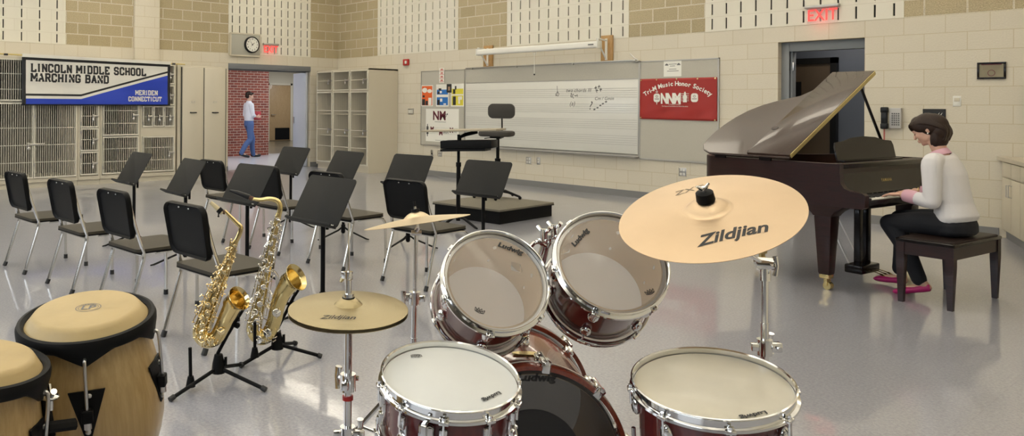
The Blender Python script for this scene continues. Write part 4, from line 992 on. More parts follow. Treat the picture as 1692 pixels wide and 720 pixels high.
MB().box(-bw_ + .05, bw_ - .05, -bd_ + .012, -bd_ + .032, .345, .433).box(-bw_ + .05, bw_ - .05, bd_ - .032, bd_ - .012, .345, .433).box(-bw_ + .012, -bw_ + .032, -bd_ + .05, bd_ - .05, .345, .433).box(bw_ - .032, bw_ - .012, -bd_ + .05, bd_ - .05, .345, .433).build('apron', M_piano, bh)

# ================================================================== PEOPLE: helpers
def fuse(mb, name, m, parent, voxel=.005, smooth=4, matrix=None, subd=0):
    """union of overlapping volumes into one continuous skin"""
    o = mb.build('tmp', m, None, 0)
    r = o.modifiers.new('r', 'REMESH'); r.mode = 'VOXEL'; r.voxel_size = voxel; r.use_smooth_shade = True
    s = o.modifiers.new('s', 'SMOOTH'); s.factor = .5; s.iterations = smooth
    bpy.context.view_layer.update()
    me = bpy.data.meshes.new_from_object(o.evaluated_get(bpy.context.evaluated_depsgraph_get())); me.name = name
    me.polygons.foreach_set('use_smooth', [True] * len(me.polygons))
    n = bpy.data.objects.new(name, me); C.objects.link(n)
    if parent is not None: n.parent = parent
    me.materials.clear(); me.materials.append(m)
    bpy.data.objects.remove(o); return n
def limb(mb, pts, rad, seg=14, n=4):
    """tapered round limb through joints, rounded at the ends"""
    P = bez(pts, n); k = len(pts) - 1; rr = []
    for i in range(len(P)):
        t = i / n; a = min(int(t), k - 1); f = t - a; f = f * f * (3 - 2 * f); rr.append(rad[a] * (1 - f) + rad[a + 1] * f)
    mb.tube(P, rr, seg); mb.ell(tuple(P[0]), rr[0] * .98, seg, 8); mb.ell(tuple(P[-1]), rr[-1] * .98, seg, 8); return mb
def oval_loft(mb, rings, seg=24):
    """rings: (center, half width vector, half depth vector)"""
    mb.ring_loft([[V(c) + V(a) * cos(2 * PI * i / seg) + V(b) * sin(2 * PI * i / seg) for i in range(seg)] for c, a, b in rings])
def hand(mb, wrist, dirv, palm_n, side, curl, L=.178, spread=.10, thumb=1.):
    """palm + four unequal fingers with two bends + thumb. dirv: towards fingertips; palm_n: out of the back of the hand; side: towards the thumb"""
    d, n, s = V(dirv).normalized(), V(palm_n).normalized(), V(side).normalized(); W = V(wrist)
    k = L / .178
    pc = W + d * .048 * k
    M_ = Matrix((d, s, n)).transposed().to_4x4(); M_.translation = pc
    mb.at(M_).ell((0, 0, 0), (.052 * k, .040 * k, .0155 * k), 16, 10).box(-.045 * k, .038 * k, -.036 * k, .034 * k, -.011 * k, .011 * k, bev=.010 * k); mb.at(None)
    for j, (off, ln) in enumerate(((.029, .074), (.0095, .082), (-.010, .076), (-.028, .060))):
        b = W + d * (.084 - (.004 if j == 3 else 0)) * k + s * off * k; r = (.0088, .0090, .0086, .0076)[j] * k
        f = (d + s * spread * (1.5 - j) * .5).normalized(); a = 0; pts = [b - f * .02 * k, b]; p = b
        for q, (fr, da) in enumerate(((.45, .55), (.30, 1.), (.25, .8))):
            a += curl * da; dd_ = f * cos(a) - n * sin(a); p = p + dd_ * ln * fr * k; pts.append(p)
        mb.tube(bez(pts, 3), [r * 1.05] * 6 + [r * .95] * (len(bez(pts, 3)) - 9) + [r * .85] * 3, 9); mb.ell(tuple(p), r * .86, 9, 6)
    b = W + d * .022 * k + s * .026 * k; f = (d * .75 + s * .62 * thumb - n * .22).normalized()
    mb.tube(bez([b - f * .012, b + f * .028 * k, b + f * .052 * k + d * .006, b + (f * .055 + d * .028) * k], 3), [.0125 * k, .012 * k, .0115 * k, .011 * k, .0105 * k, .010 * k, .0098 * k, .0095 * k, .009 * k, .0085 * k], 9)
    mb.ell(tuple(b + (f * .055 + d * .028) * k), .0085 * k, 9, 6)
def head_shape(mb, M_, s=1.):
    """face looks along local -x, up +z, origin at the centre of the skull; head about .215 tall"""
    q = mb.at(M_ @ Matrix.Scale(s, 4))
    q.ell((.012, 0, .030), (.094, .074, .082), 24, 16)          # cranium
    q.ell((-.030, 0, -.020), (.058, .060, .078), 20, 14)         # face
    q.ell((-.045, 0, -.072), (.034, .038, .034), 16, 12)         # jaw / chin
    q.ell((-.070, 0, -.088), (.016, .020, .014), 12, 8)          # chin point
    for y in (-1, 1):
        q.ell((-.012, y * .040, -.055), (.042, .018, .030), 12, 10)  # jaw side
        q.ell((-.066, y * .030, -.022), (.020, .020, .020), 12, 8)   # cheek
        q.ell((-.079, y * .028, .022), (.012, .024, .009), 12, 8)    # brow
        q.ell((-.076, y * .029, .006), (.012, .014, .010), 12, 8)    # eyelid
        q.ell((.024, y * .074, -.012), (.016, .007, .028), 12, 10)   # ear
        q.ell((.032, y * .079, -.004), (.012, .006, .020), 10, 8)
    q.tube([(-.082, 0, .018), (-.092, 0, -.002), (-.106, 0, -.026)], [.008, .010, .012], 10)   # nose
    q.ell((-.104, 0, -.028), (.010, .014, .009), 10, 8)
    q.ell((-.088, 0, -.055), (.011, .022, .006), 12, 8); q.ell((-.085, 0, -.066), (.011, .019, .007), 12, 8)  # lips
    q.ell((-.078, 0, -.046), (.012, .02, .012), 10, 8)
    mb.at(None)
M_skin = mat('skin', (.62, .37, .27), .5, Subsurface_Weight=.12, Subsurface_Scale=.01)
def hair_mat():
    n = NT('dark_brown_hair'); n.set(Roughness=.5, Specular_IOR_Level=.3)
    tc = n.n('ShaderNodeTexCoord'); mp = n.n('ShaderNodeMapping'); mp.inputs['Scale'].default_value = (14, 90, 40); n.l(tc.outputs['Object'], mp.inputs[0])
    nz = n.n('ShaderNodeTexNoise', i_Scale=1.6, i_Detail=4., i_Distortion=.8); n.l(mp.outputs[0], nz.inputs['Vector'])
    mx = n.n('ShaderNodeMix', data_type='RGBA', i_6=(.012, .006, .004, 1), i_7=(.034, .016, .008, 1)); n.l(nz.outputs['Fac'], mx.inputs[0]); n.l(mx.outputs[2], n.b.inputs['Base Color'])
    bp = n.n('ShaderNodeBump', i_Strength=.35, i_Distance=.004); n.l(nz.outputs['Fac'], bp.inputs['Height']); n.l(bp.outputs[0], n.b.inputs['Normal']); return n.m
M_hair = hair_mat()
M_knit = mat('white_knit', (.66, .64, .64), .9, bump=.25, bscale=260)
M_pink = mat('pink_shirt', (.62, .36, .42), .8)
M_jean = mat('dark_denim', (.006, .007, .011), .85, bump=.2, bscale=300, vary=.25, vscale=30)
M_mag = mat('magenta_shoe', (.42, .012, .14), .4)

# ================================================================== THE PIANIST (piano coordinates)
wo = thing('person', 'seated woman in white sweater and dark jeans playing the piano', 'person', tuple(PO), PA)
HIP = V((.335, .575, .555)); 
LK, RK = V((-.045, .455, .525)), V((-.085, .70, .535))       # knees
LA_, RA_ = V((.185, .425, .125)), V((-.075, .70, .125))       # ankles
LS, RS = V((.265, .405, .985)), V((.235, .745, .985))         # shoulders
LE, RE = V((.272, .375, .715)), V((.190, .80, .715))          # elbows
LW, RW_ = V((.055, .430, .742)), V((.020, .715, .748))        # wrists
b = MB()
# trunk, neck
oval_loft(b, [((.345, .575, .53), (0, .14, 0), (.09, 0, 0)), ((.345, .575, .58), (0, .155, 0), (.105, 0, 0)), ((.330, .575, .70), (0, .120, 0), (.088, 0, 0)), ((.298, .575, .84), (0, .135, 0), (.095, 0, 0)), ((.272, .575, .95), (0, .150, 0), (.088, 0, .01)), ((.262, .575, 1.01), (0, .11, 0), (.06, 0, 0)), ((.255, .575, 1.04), (0, .055, 0), (.05, 0, 0))])
limb(b, [(.262, .575, 1.00), (.245, .575, 1.07), (.215, .575, 1.15)], [.056, .050, .050])
HM = T(.162, .575, 1.222) @ Matrix.Rotation(R(-28), 4, 'Y') @ Matrix.Rotation(R(3), 4, 'Z')
head_shape(b, HM, .96)
for S, E_, W_ in ((LS, LE, LW), (RS, RE, RW_)): limb(b, [S, (S + E_) / 2, E_], [.050, .042, .037]); limb(b, [E_, (E_ + W_) / 2, W_], [.037, .033, .023])
hand(b, LW, V((-1, -.02, -.10)), (-.10, .0, 1), (0, 1, 0), .42, L=.170)
hand(b, RW_, V((-1, .02, -.13)), (-.13, .0, 1), (0, -1, 0), .42, L=.170)
for s, K, A in ((-1, LK, LA_), (1, RK, RA_)):
    limb(b, [HIP + V((0, s * .085, -.02)), (HIP + K) / 2 + V((0, s * .03, .0)), K], [.066, .060, .048]); limb(b, [K, (K + A) / 2 + V((.015, 0, 0)), A], [.050, .046, .030])
# feet: left tucked back on the toe, right forward by the pedal
for A, toe, heel in ((LA_, V((.045, .405, .028)), V((.235, .432, .085))), (RA_, V((-.235, .70, .040)), V((-.040, .70, .055)))):
    limb(b, [A, A * .5 + heel * .5 + V((0, 0, 0)), heel], [.030, .030, .024]); limb(b, [heel + V((0, 0, .01)), (heel + toe) / 2 + V((0, 0, .012)), toe + V((0, 0, .002))], [.018, .022, .014])
body = fuse(b, 'body', M_skin, wo, .0045, 3)
# sweater
s_ = MB()
oval_loft(s_, [((.350, .575, .565), (0, .172, 0), (.118, 0, .02)), ((.352, .575, .60), (0, .178, 0), (.128, 0, .02)), ((.335, .575, .70), (0, .150, 0), (.110, 0, .01)), ((.300, .575, .82), (0, .158, 0), (.122, 0, 0)), ((.285, .575, .90), (0, .168, 0), (.122, 0, .01)), ((.272, .575, .96), (0, .172, 0), (.100, 0, .02)), ((.266, .575, 1.005), (0, .140, 0), (.078, 0, .02)), ((.258, .575, 1.035), (0, .080, 0), (.064, 0, .01))])
for sg, S, E_, W_ in ((-1, LS, LE, LW), (1, RS, RE, RW_)):
    limb(s_, [(.262, .575 + sg * .08, 1.0), S, (S + E_) / 2 + V((.006, sg * .006, 0)), E_ + V((.010, 0, 0))], [.060, .066, .060, .054], 16)
    e2 = W_ + (E_ - W_) * .54; limb(s_, [E_ + V((.010, 0, 0)), (E_ + e2) / 2, e2], [.054, .052, .047], 16)
s_.ell((.208, .520, .875), (.046, .056, .080), 16, 12); s_.ell((.208, .630, .875), (.046, .056, .080), 16, 12)
sw = fuse(s_, 'sweater', M_knit, wo, .006, 5)
# hem and cuffs
for E_, W_ in ((LE, LW), (RE, RW_)):
    a, c = W_ + (E_ - W_) * .60, W_ + (E_ - W_) * .15
    MB().tube([a, (a + c) / 2, c], [.046, .049, .046], 18).build('shirt_cuff', M_pink, wo, smooth=60)
cl = MB()
Mc = T(.248, .575, 1.045) @ Matrix.Rotation(R(-24), 4, 'Y')
cl.at(Mc).lathe([(.066, -.015), (.070, -.012), (.060, .030), (.056, .032), (.054, .026), (.060, -.012)], 32)
cl.at(Mc).prism([(-.058, -.005), (-.098, -.03), (-.085, -.060), (-.045, -.040)], -.030, .012).prism([(-.058, .005), (-.098, .03), (-.085, .060), (-.045, .040)], -.030, .012)
cl.build('shirt_collar', M_pink, wo, smooth=50)
# jeans
j = MB()
oval_loft(j, [((.350, .575, .478), (0, .165, 0), (.105, 0, 0)), ((.352, .575, .50), (0, .180, 0), (.122, 0, 0)), ((.350, .575, .55), (0, .178, 0), (.122, 0, 0)), ((.345, .575, .61), (0, .155, 0), (.108, 0, 0))])
for sg, K, A in ((-1, LK, LA_), (1, RK, RA_)):
    h = HIP + V((.02, sg * .088, -.012)); limb(j, [h, (h + K) / 2 + V((0, 0, .008)), K + V((.012, 0, -.006))], [.088, .080, .064], 18)
    hem = A + (K - A) * .03; limb(j, [K + V((.008, 0, -.008)), (K + A) / 2 + V((.02, 0, 0)), hem], [.064, .056, .050], 18)
jn = fuse(j, 'jeans', M_jean, wo, .006, 4)
# shoes
for toe, heel in ((V((.030, .403, .027)), V((.240, .433, .080))), (V((-.245, .70, .036)), V((-.035, .70, .050)))):
    d = (toe - heel).normalized(); up = V((0, 0, 1)); sd = d.cross(up).normalized(); up2 = sd.cross(d); rings = []; sh = MB()
    for t, w_, h_, z in ((-.06, .016, .016, .012), (-.02, .029, .029, .012), (.15, .033, .028, .008), (.4, .036, .024, .003), (.65, .041, .026, .002), (.85, .039, .024, .001), (1.0, .028, .017, -.002), (1.08, .012, .009, -.003)):
        c = heel + (toe - heel) * t + up2 * (z - .004)
        rings.append([c + sd * (w_ * cos(2 * PI * i / 20)) + up2 * (h_ * sin(2 * PI * i / 20)) for i in range(20)])
    sh.ring_loft(rings)
    c = heel + (toe - heel) * .66 + up2 * .014; sh.tube([c - sd * .018, c + up2 * .008, c + sd * .018], [.004, .007, .004], 8); fuse(sh, 'shoe', M_mag, wo, .004, 1)
pass
# hair: cap, fringe, gathered bun, side lock
HW = T(.170, .575, 1.222); h = MB().at(HW)
h.ell((.026, 0, .035), (.104, .083, .088), 28, 20)
h.ell((.080, 0, -.005), (.062, .072, .082), 24, 16); h.ell((.074, 0, -.072), (.052, .066, .058), 22, 14); h.ell((.066, 0, -.100), (.044, .056, .034), 18, 12)
h.ell((-.055, 0, .050), (.058, .070, .052), 22, 14); h.ell((-.088, 0, .022), (.036, .060, .046), 20, 14)
for y in (-1, 1):
    h.ell((-.030, y * .062, .030), (.060, .022, .050), 16, 12); h.ell((.066, y * .046, -.055), (.034, .026, .066), 16, 12); h.ell((.046, y * .060, -.072), (.010, .010, .040), 12, 10)
rnd = random.Random(5)
for k in range(40):
    a = -1.45 + 2.9 * k / 39; ca, sa = cos(a), sin(a); ph = rnd.uniform(-.006, .006)
    h.tube(bez([(-.110 + ph * .5, .046 * sa, .000 + .01 * abs(sa)), (-.106, .058 * sa, .030), (-.088, .068 * sa, .055 * ca + .022), (-.02, .084 * sa, .036 + .086 * ca), (.062, .082 * sa, .026 + .076 * ca), (.128 + ph, .050 * sa, -.01 + .03 * ca), (.118, .045 * sa, -.075)], 4), .0042, 6)
h.at(None); fuse(h, 'hair', M_hair, wo, .003, 3)
for y in (-1, 1):
    MB().at(HM @ Matrix.Scale(.96, 4)).tube([(-.080, y * .014, .0), (-.086, y * .028, -.005), (-.074, y * .043, .000)], .0018, 6).build('eyelash', M_hair, wo)
    MB().at(HM @ Matrix.Scale(.96, 4)).tube([(-.088, y * .012, .030), (-.088, y * .030, .034), (-.074, y * .046, .028)], .0025, 6).build('eyebrow', M_hair, wo)
MB().at(HM @ Matrix.Scale(.96, 4)).ell((-.0925, 0, -.055), (.0075, .018, .0042), 12, 8).ell((-.090, 0, -.0645), (.0075, .016, .005), 12, 8).build('lips', mat('lips', (.42, .14, .12), .4), wo)
for y in (-.084, .084): MB().at(HM @ Matrix.Scale(.96, 4)).ell((.018, y, -.040), .0055, 10, 8).build('pearl_earring', M_paper, wo)
d = (RE - RW_).normalized(); c = RW_ + d * .018; F_ = frame(c, d)
MB().at(F_).tube([(.031 * cos(a * PI / 12), .031 * sin(a * PI / 12), 0) for a in range(24)], .0035, 6, closed=True).build('gold_bracelet', M_brass, wo)

# ================================================================== THE MAN WALKING IN THE CORRIDOR (local -x is ahead)
g_ = ground(411, 258.5); mn = thing('person', 'man in white shirt and blue jeans walking past the brick wall', 'person', (-3.40, g_.y + (-3.40 - g_.x) * (g_.y - CAM.y) / (g_.x - CAM.x), 0.004), R(-97))
b = MB()
oval_loft(b, [((0, 0, .86), (0, .155, 0), (.10, 0, 0)), ((0, 0, .98), (0, .15, 0), (.095, 0, 0)), ((-.005, 0, 1.10), (0, .140, 0), (.095, 0, 0)), ((-.005, 0, 1.25), (0, .165, 0), (.105, 0, 0)), ((.0, 0, 1.37), (0, .175, 0), (.095, 0, 0)), ((.005, 0, 1.43), (0, .10, 0), (.06, 0, 0))])
limb(b, [(.005, 0, 1.40), (0, 0, 1.46), (-.01, 0, 1.54)], [.06, .054, .054]); HMm = T(-.015, 0, 1.60) @ Matrix.Rotation(R(-8), 4, 'Y'); head_shape(b, HMm, 1.02)
AR = [(V((.01, -.185, 1.36)), V((.03, -.21, 1.10)), V((-.16, -.15, 1.03))), (V((.01, .185, 1.36)), V((-.02, .22, 1.10)), V((-.18, .10, 1.06)))]
for S, E_, W_ in AR: limb(b, [S, (S + E_) / 2, E_], [.052, .045, .04]); limb(b, [E_, (E_ + W_) / 2, W_], [.04, .036, .026])
hand(b, AR[0][2], (-1, .2, 0), (0, -1, 0), (0, 0, 1), .5); hand(b, AR[1][2], (-1, -.2, 0), (0, 1, 0), (0, 0, 1), .5)
LG = [(V((0, -.09, .88)), V((-.14, -.09, .48)), V((-.16, -.09, .09))), (V((0, .09, .88)), V((-.0, .09, .47)), V((.24, .09, .14)))]
for H_, K, A in LG: limb(b, [H_, (H_ + K) / 2, K], [.09, .078, .058]); limb(b, [K, (K + A) / 2 + V((.02, 0, 0)), A], [.058, .054, .036])
for A, toe in ((LG[0][2], V((-.33, -.09, .045))), (LG[1][2], V((.06, .09, .035)))): limb(b, [A + V((.02, 0, -.03)), (A + toe) / 2 + V((0, 0, -.02)), toe], [.034, .036, .026])
fuse(b, 'body', M_skin, mn, .007, 3)
s_ = MB(); oval_loft(s_, [((0, 0, .95), (0, .165, 0), (.112, 0, 0)), ((0, 0, 1.02), (0, .168, 0), (.115, 0, 0)), ((-.005, 0, 1.15), (0, .165, 0), (.115, 0, 0)), ((-.005, 0, 1.28), (0, .182, 0), (.118, 0, 0)), ((0, 0, 1.38), (0, .188, 0), (.10, 0, 0)), ((.005, 0, 1.44), (0, .10, 0), (.07, 0, 0)), ((.004, 0, 1.47), (0, .064, 0), (.062, 0, 0))])
for S, E_, W_ in AR: limb(s_, [S, (S + E_) / 2, E_], [.066, .060, .056]); limb(s_, [E_, E_ + (W_ - E_) * .25], [.056, .052])
fuse(s_, 'white_shirt', mat('white_shirt', (.70, .71, .76), .8), mn, .008, 4)
j = MB(); oval_loft(j, [((0, 0, .82), (0, .165, 0), (.115, 0, 0)), ((0, 0, .90), (0, .170, 0), (.118, 0, 0)), ((0, 0, .99), (0, .162, 0), (.108, 0, 0))])
for H_, K, A in LG: limb(j, [H_, (H_ + K) / 2, K], [.098, .088, .072]); limb(j, [K, (K + A) / 2 + V((.02, 0, 0)), A + V((0, 0, -.02))], [.072, .068, .062])
fuse(j, 'blue_jeans', mat('blue_denim', (.075, .13, .30), .85), mn, .008, 4)
for A, toe in ((LG[0][2], V((-.345, -.09, .040))), (LG[1][2], V((.045, .09, .030)))):
    sh = MB(); limb(sh, [A + V((.035, 0, -.045)), (A + toe) / 2 + V((0, 0, -.028)), toe], [.036, .040, .034]); fuse(sh, 'shoe', M_ink, mn, .007, 2)
h = MB().at(HMm @ Matrix.Scale(1.02, 4)); h.ell((.022, 0, .040), (.100, .080, .078), 20, 14).ell((.06, 0, -.01), (.06, .068, .06), 18, 12).ell((-.060, 0, .078), (.035, .055, .02), 14, 10).ell((-.075, 0, .082), (.03, .04, .016)); h.at(None)
fuse(h, 'hair', M_hair, mn, .007, 2)
rb = MB().box(-.34, -.12, -.03, .03, .98, 1.20, bev=.006, M=T(0, -.035, 0)).build('red_folder', mat('red_folder', (.45, .05, .06), .5))
rb.matrix_world = mn.matrix_world if False else T(*mn.location) @ rotz(mn.rotation_euler.z)
tag(rb, 'red folder carried by the walking man', 'folder')
# ================================================================== DRUM KIT
M_shell = wood('cherry_shell', (.075, .006, .006), (.13, .014, .010), (3, 3, 1), rough=.25, coat=1., wscale=9, dist=.5)
M_bshell = wood('cherry_bass_shell', (.15, .025, .014), (.26, .06, .03), (14, 14, 1.), rough=.25, coat=1., wscale=3, dist=.3)
M_maple = mat('maple_inside', (.60, .44, .27), .5)
M_clear = thin('clear_head', (.74, .69, .62), .30, .10)
def film(name, col, tr):
    n = NT(name); n.set(Base_Color=col, Roughness=.25); out = n.t.nodes['Material Output']
    t_ = n.n('ShaderNodeBsdfTranslucent'); t_.inputs[0].default_value = (*col, 1); mx = n.n('ShaderNodeMixShader'); mx.inputs[0].default_value = tr
    n.l(n.b.outputs[0], mx.inputs[1]); n.l(t_.outputs[0], mx.inputs[2]); n.l(mx.outputs[0], out.inputs['Surface']); return n.m
M_clear2 = film('bottom_head', (.95, .94, .91), .55)
M_coat = mat('coated_white_head', (.58, .59, .57), .45, vary=.03, vscale=14)
M_fog = mat('hazy_head', (.60, .555, .44), .34, vary=.06, vscale=20, coat=.12)
M_smoke = thin('smoked_head', (.020, .020, .021), .72, .12)
def disc_text(par, F_, body, size, x, y, rot, m, z=.001, name='lettering', bold=.0008, shear=0., fn=None, sp=1.):
    if body == 'Ludwig': me = text(body, size * .92, bold=size * .045, shear=.15, ww=1.30)
    else: me = text(body, size, bold=bold, shear=shear, sp=sp)
    c, s = cos(R(rot)), sin(R(rot))
    def f(u, v, d):
        X, Y = x + u * c - v * s, y + u * s + v * c
        return tuple(F_ @ V((X, Y, z + (fn(math.hypot(X, Y)) if fn else 0))))
    return MB().mapped(me, f).build(name, m, par, smooth=0)
def crown(par, F_, x, y, rot, k, z=.0012):
    g = MB(); c, s = cos(R(rot)), sin(R(rot))
    def add(pl):
        for a, b in zip(pl[:-1], pl[1:]):
            a, b = V(a), V(b); d = (b - a).normalized(); n = V((-d.y, d.x)) * .07
            g.add([tuple(F_ @ V((x + (p.x * c - p.y * s) * k, y + (p.x * s + p.y * c) * k, z))) for p in (a + n, b + n, b - n, a - n)], [(0, 1, 2, 3)])
    add([(-1, .1), (-1.1, .9), (-.5, .45), (-.35, 1.05), (0, .5), (.35, 1.05), (.5, .45), (1.1, .9), (1, .1)]); add([(-1, .1), (0, -.12), (1, .1)])
    g.build('crown_mark', M_ink, par, smooth=0); disc_text(par, F_, 'REMO', k * .62, x - s * -.25 * k * -1, y + c * .25 * k, rot, M_ink, z, bold=.0004)
def drum(name, label, cat, P, n, r, depth, nlug, head, reso, shell=None, phase=0., xd=None, hoop=M_chrome, logos=()):
    F_ = frame(P, n, xd if xd is not None else _rt); t_ = thing(name, label, cat); t_.matrix_world = F_
    shell = shell or M_shell; rh = r - .009; rs = rh - .010
    MB().use(0).lathe([(rs, -.014), (rs, -depth + .014)], 72).use(1).lathe([(rs - .006, -.008), (rs - .007, -depth + .008)], 72).lathe([(rs, -.014), (rs - .006, -.008)], 72).lathe([(rs, -depth + .014), (rs - .006, -depth + .008)], 72).build('shell', [shell, M_maple], t_, smooth=30)
    I = Matrix.Identity(4)
    MB().lathe([(0, -.003), (rh - .008, -.003), (rh - .003, -.005), (rh - .002, -.014)], 72).build('batter_head', head, t_)
    MB().lathe([(rs + .0006, -.006), (rh - .001, -.006), (rh - .001, -.013), (rs + .0006, -.013)], 72).build('head_collar', M_steel, t_)
    MB().lathe([(0, -depth + .003), (rh - .004, -depth + .003), (rh - .003, -depth + .014)], 72).build('bottom_head', reso, t_)
    hp_ = [(rh, -.022), (rh, .010), (rh + .003, .0135), (rh + .0065, .012), (rh + .005, .0085), (rh + .0025, .006), (rh + .0025, -.012), (rh + .011, -.015), (rh + .012, -.021), (rh + .010, -.023), (rh + .001, -.0225), (rh, -.022)]
    MB().lathe(hp_, 96).build('top_hoop', hoop, t_); MB().lathe([(a, -depth - b) for a, b in hp_], 96).build('bottom_hoop', hoop, t_)
    for i in range(nlug):
        a = 2 * PI * (i + phase) / nlug; A = Matrix.Rotation(a, 4, 'Z'); rr = rh + .010
        if depth < .2:
            l = MB().at(A); l.box(rs - .002, rs + .018, -.011, .011, -depth / 2 - .045, -depth / 2 - .008, bev=.005).box(rs - .002, rs + .018, -.011, .011, -depth / 2 + .008, -depth / 2 + .045, bev=.005).box(rs - .002, rs + .010, -.013, .013, -depth / 2 - .02, -depth / 2 + .02, bev=.004)
            l1 = l2 = l.build('lug', M_chrome, t_)
        else:
            l1, l2 = [MB().at(A).box(rs - .002, rs + .017, -.012, .012, z - .02, z + .02, bev=.006).ell((rs + .006, 0, z), (.014, .018, .026), 12, 8).build('lug', M_chrome, t_) for z in (-.065, -depth + .065)]
        MB().at(A).cyl((rr, 0, -.008), (rr, 0, -.06), .0032, seg=8).cyl((rr, 0, -.003), (rr, 0, -.012), .0052, seg=8).cyl((rr, 0, -.012), (rr, 0, -.016), .008, seg=10).build('tension_rod', M_chrome, l1)
        MB().at(A).cyl((rr, 0, -depth + .06), (rr, 0, -depth + .006), .0032, seg=8).cyl((rr, 0, -depth + .016), (rr, 0, -depth + .003), .0055, seg=8).build('tension_rod', M_chrome, l2)
        MB().at(A).box(rh + .001, rh + .018, -.013, .013, -.022, -.012, bev=.003).build('hoop_ear', M_chrome, l1)
        MB().at(A).box(rh + .001, rh + .018, -.013, .013, -depth + .012, -depth + .022, bev=.003).build('hoop_ear', M_chrome, l2)
    for (kind, x, y, rot, k) in logos:
        if kind == 'L': disc_text(t_, Matrix.Identity(4), 'Ludwig', k, x, y, rot, M_ink, .0, bold=k * .03, name='maker_lettering')
        else: crown(t_, Matrix.Identity(4), x, y, rot, k, .0)
    return t_, F_
def loc_on(F_, px_, py_):
    """local x, y where the sight line through a photo pixel meets the head"""
    Fi = F_.inverted(); o = Fi @ CAM; d = (Fi.to_3x3() @ ray(px_, py_)); q = o - d * (o.z / d.z); return q.x, q.y, F_
def lg(F_, kind, a, b, k, flip=False):
    xa, ya, _ = loc_on(F_, *a); xb, yb, _ = loc_on(F_, *b); return (kind, (xa + xb) / 2, (ya + yb) / 2, math.degrees(math.atan2(yb - ya, xb - xa)), k)
P, n = V((12.772, -8.611, .834)), V((.683, -.42, .598)); F_ = frame(P, n, _rt)
drum('rack_tom', 'left rack tom with a clear head over the bass drum', 'drum', P, n, .172, .225, 6, M_clear, M_clear2, phase=.35, logos=[lg(F_, 'L', (828, 405), (858, 416), .024), lg(F_, 'R', (782, 512), (801, 520), .014)])
P2, n2 = V((12.975, -8.294, .884)), V((.611, -.482, .628)); F_ = frame(P2, n2, _rt)
drum('rack_tom', 'right rack tom with a clear head, partly under the big cymbal', 'drum', P2, n2, .183, .24, 6, M_clear, M_clear2, phase=.1, logos=[lg(F_, 'L', (950, 402), (967, 383), .024), lg(F_, 'R', (1068, 488), (1083, 482), .014)])
P3, n3 = V((12.943, -8.975, .657)), V((.16, -.072, .985)); F_ = frame(P3, n3, _rt)
sn, Fs = drum('snare_drum', 'snare drum with a white coated head in front of the bass drum', 'drum', P3, n3, .188, .165, 10, M_coat, M_clear2, phase=.25, logos=[lg(F_, 'L', (826, 648), (800, 660), .019), lg(F_, 'R', (698, 585), (676, 586), .014)])
g = MB().at(Matrix.Rotation(R(-112), 4, 'Z')); g.box(.172, .196, -.020, .020, -.115, -.03, bev=.008).box(.185, .215, -.008, .008, -.10, -.02, bev=.004).cyl((.20, 0, -.03), (.20, 0, -.12), .007, seg=10); g.build('strainer', M_chrome, sn)
g = MB()
for a in (20, 140, 260):
    A = Matrix.Rotation(R(a), 4, 'Z'); g.at(A).tube([(.03, 0, -.24), (.15, 0, -.20), (.198, 0, -.185), (.205, 0, -.145)], .007, 8).cyl((.203, 0, -.19), (.203, 0, -.145), .011, seg=10)
g.at(None)
ss = thing('snare_stand', 'chrome snare stand cradling the white-headed snare drum', 'stand', (P3.x, P3.y, 0))
def wbuild(mb, name, m, root, smooth=35, W=None):
    o = mb.build(name, m, root, smooth); bpy.context.view_layer.update(); o.matrix_parent_inverse = root.matrix_world.inverted(); return o
g2 = MB(); g2.v = [Fs @ v for v in g.v]; g2.f = g.f; g2.mi = g.mi; wbuild(g2, 'basket', M_chrome, ss)
wbuild(MB().cyl((P3.x, P3.y, .06), (P3.x - .03, P3.y + .01, .44), .014), 'pole', M_chrome, ss)
for a in (0, 120, 240): wbuild(MB().tube([(P3.x, P3.y, .25), (P3.x + .26 * cos(R(a)), P3.y + .26 * sin(R(a)), .012)], .009, 8), 'leg', M_chrome, ss)
P4, n4 = V((13.351, -8.377, .621)), V((.033, -.142, .989)); F_ = frame(P4, n4, _rt)
ft, Ff = drum('floor_tom', 'floor tom with a hazy beige head at the bottom right', 'drum', P4, n4, .213, .36, 8, M_fog, M_clear2, phase=.75, logos=[lg(F_, 'L', (1262, 681), (1230, 688), .022)])
for a in (35, 155, 275):
    A = Matrix.Rotation(R(a), 4, 'Z'); lgo = MB().at(A).tube([(.212, 0, -.16), (.212, 0, -.40), (.235, 0, -.50), (.235, 0, -.605)], .006, 8).build('leg', M_chrome, ft); MB().at(A).box(.19, .225, -.016, .016, -.26, -.20, bev=.005).build('leg_bracket', M_chrome, lgo)
# ---- bass drum
a_, b_ = depth_at(882, 757, 2.37), depth_at(843, 650, 2.90); a_.z = b_.z = .292
nb = (a_ - b_).normalized(); BD = (a_ - b_).length
bt = thing('bass_drum', 'dark red bass drum with a smoked head facing the camera', 'drum'); Fb_ = frame(a_, nb, _rt); bt.matrix_world = Fb_
rb_ = .281
MB().use(0).lathe([(.268, -.03), (.268, -BD + .03)], 96).use(1).lathe([(.260, -.012), (.260, -BD + .012)], 96).lathe([(.268, -.03), (.260, -.012)], 96).build('shell', [M_bshell, M_maple], bt)
MB().lathe([(0, -.014), (.272, -.014), (.274, -.03)], 96).build('batter_head', M_smoke, bt); MB().lathe([(0, -BD + .014), (.272, -BD + .014), (.274, -BD + .03)], 96).build('front_head', M_smoke, bt)
MB().lathe([(.15, -.020), (.15, -.018), (0, -.018)], 64).build('damping_disc', mat('damping_black', (.01, .01, .01), .7), bt)
for z in (0, -BD + .0):
    s = 1 if z == 0 else -1
    hpz = [(.276, z - s * .042), (.276, z), (.289, z), (.291, z - s * .003), (.291, z - s * .040), (.289, z - s * .042), (.276, z - s * .042)]
    MB().lathe(hpz, 96).build('wooden_hoop', M_bshell, bt)
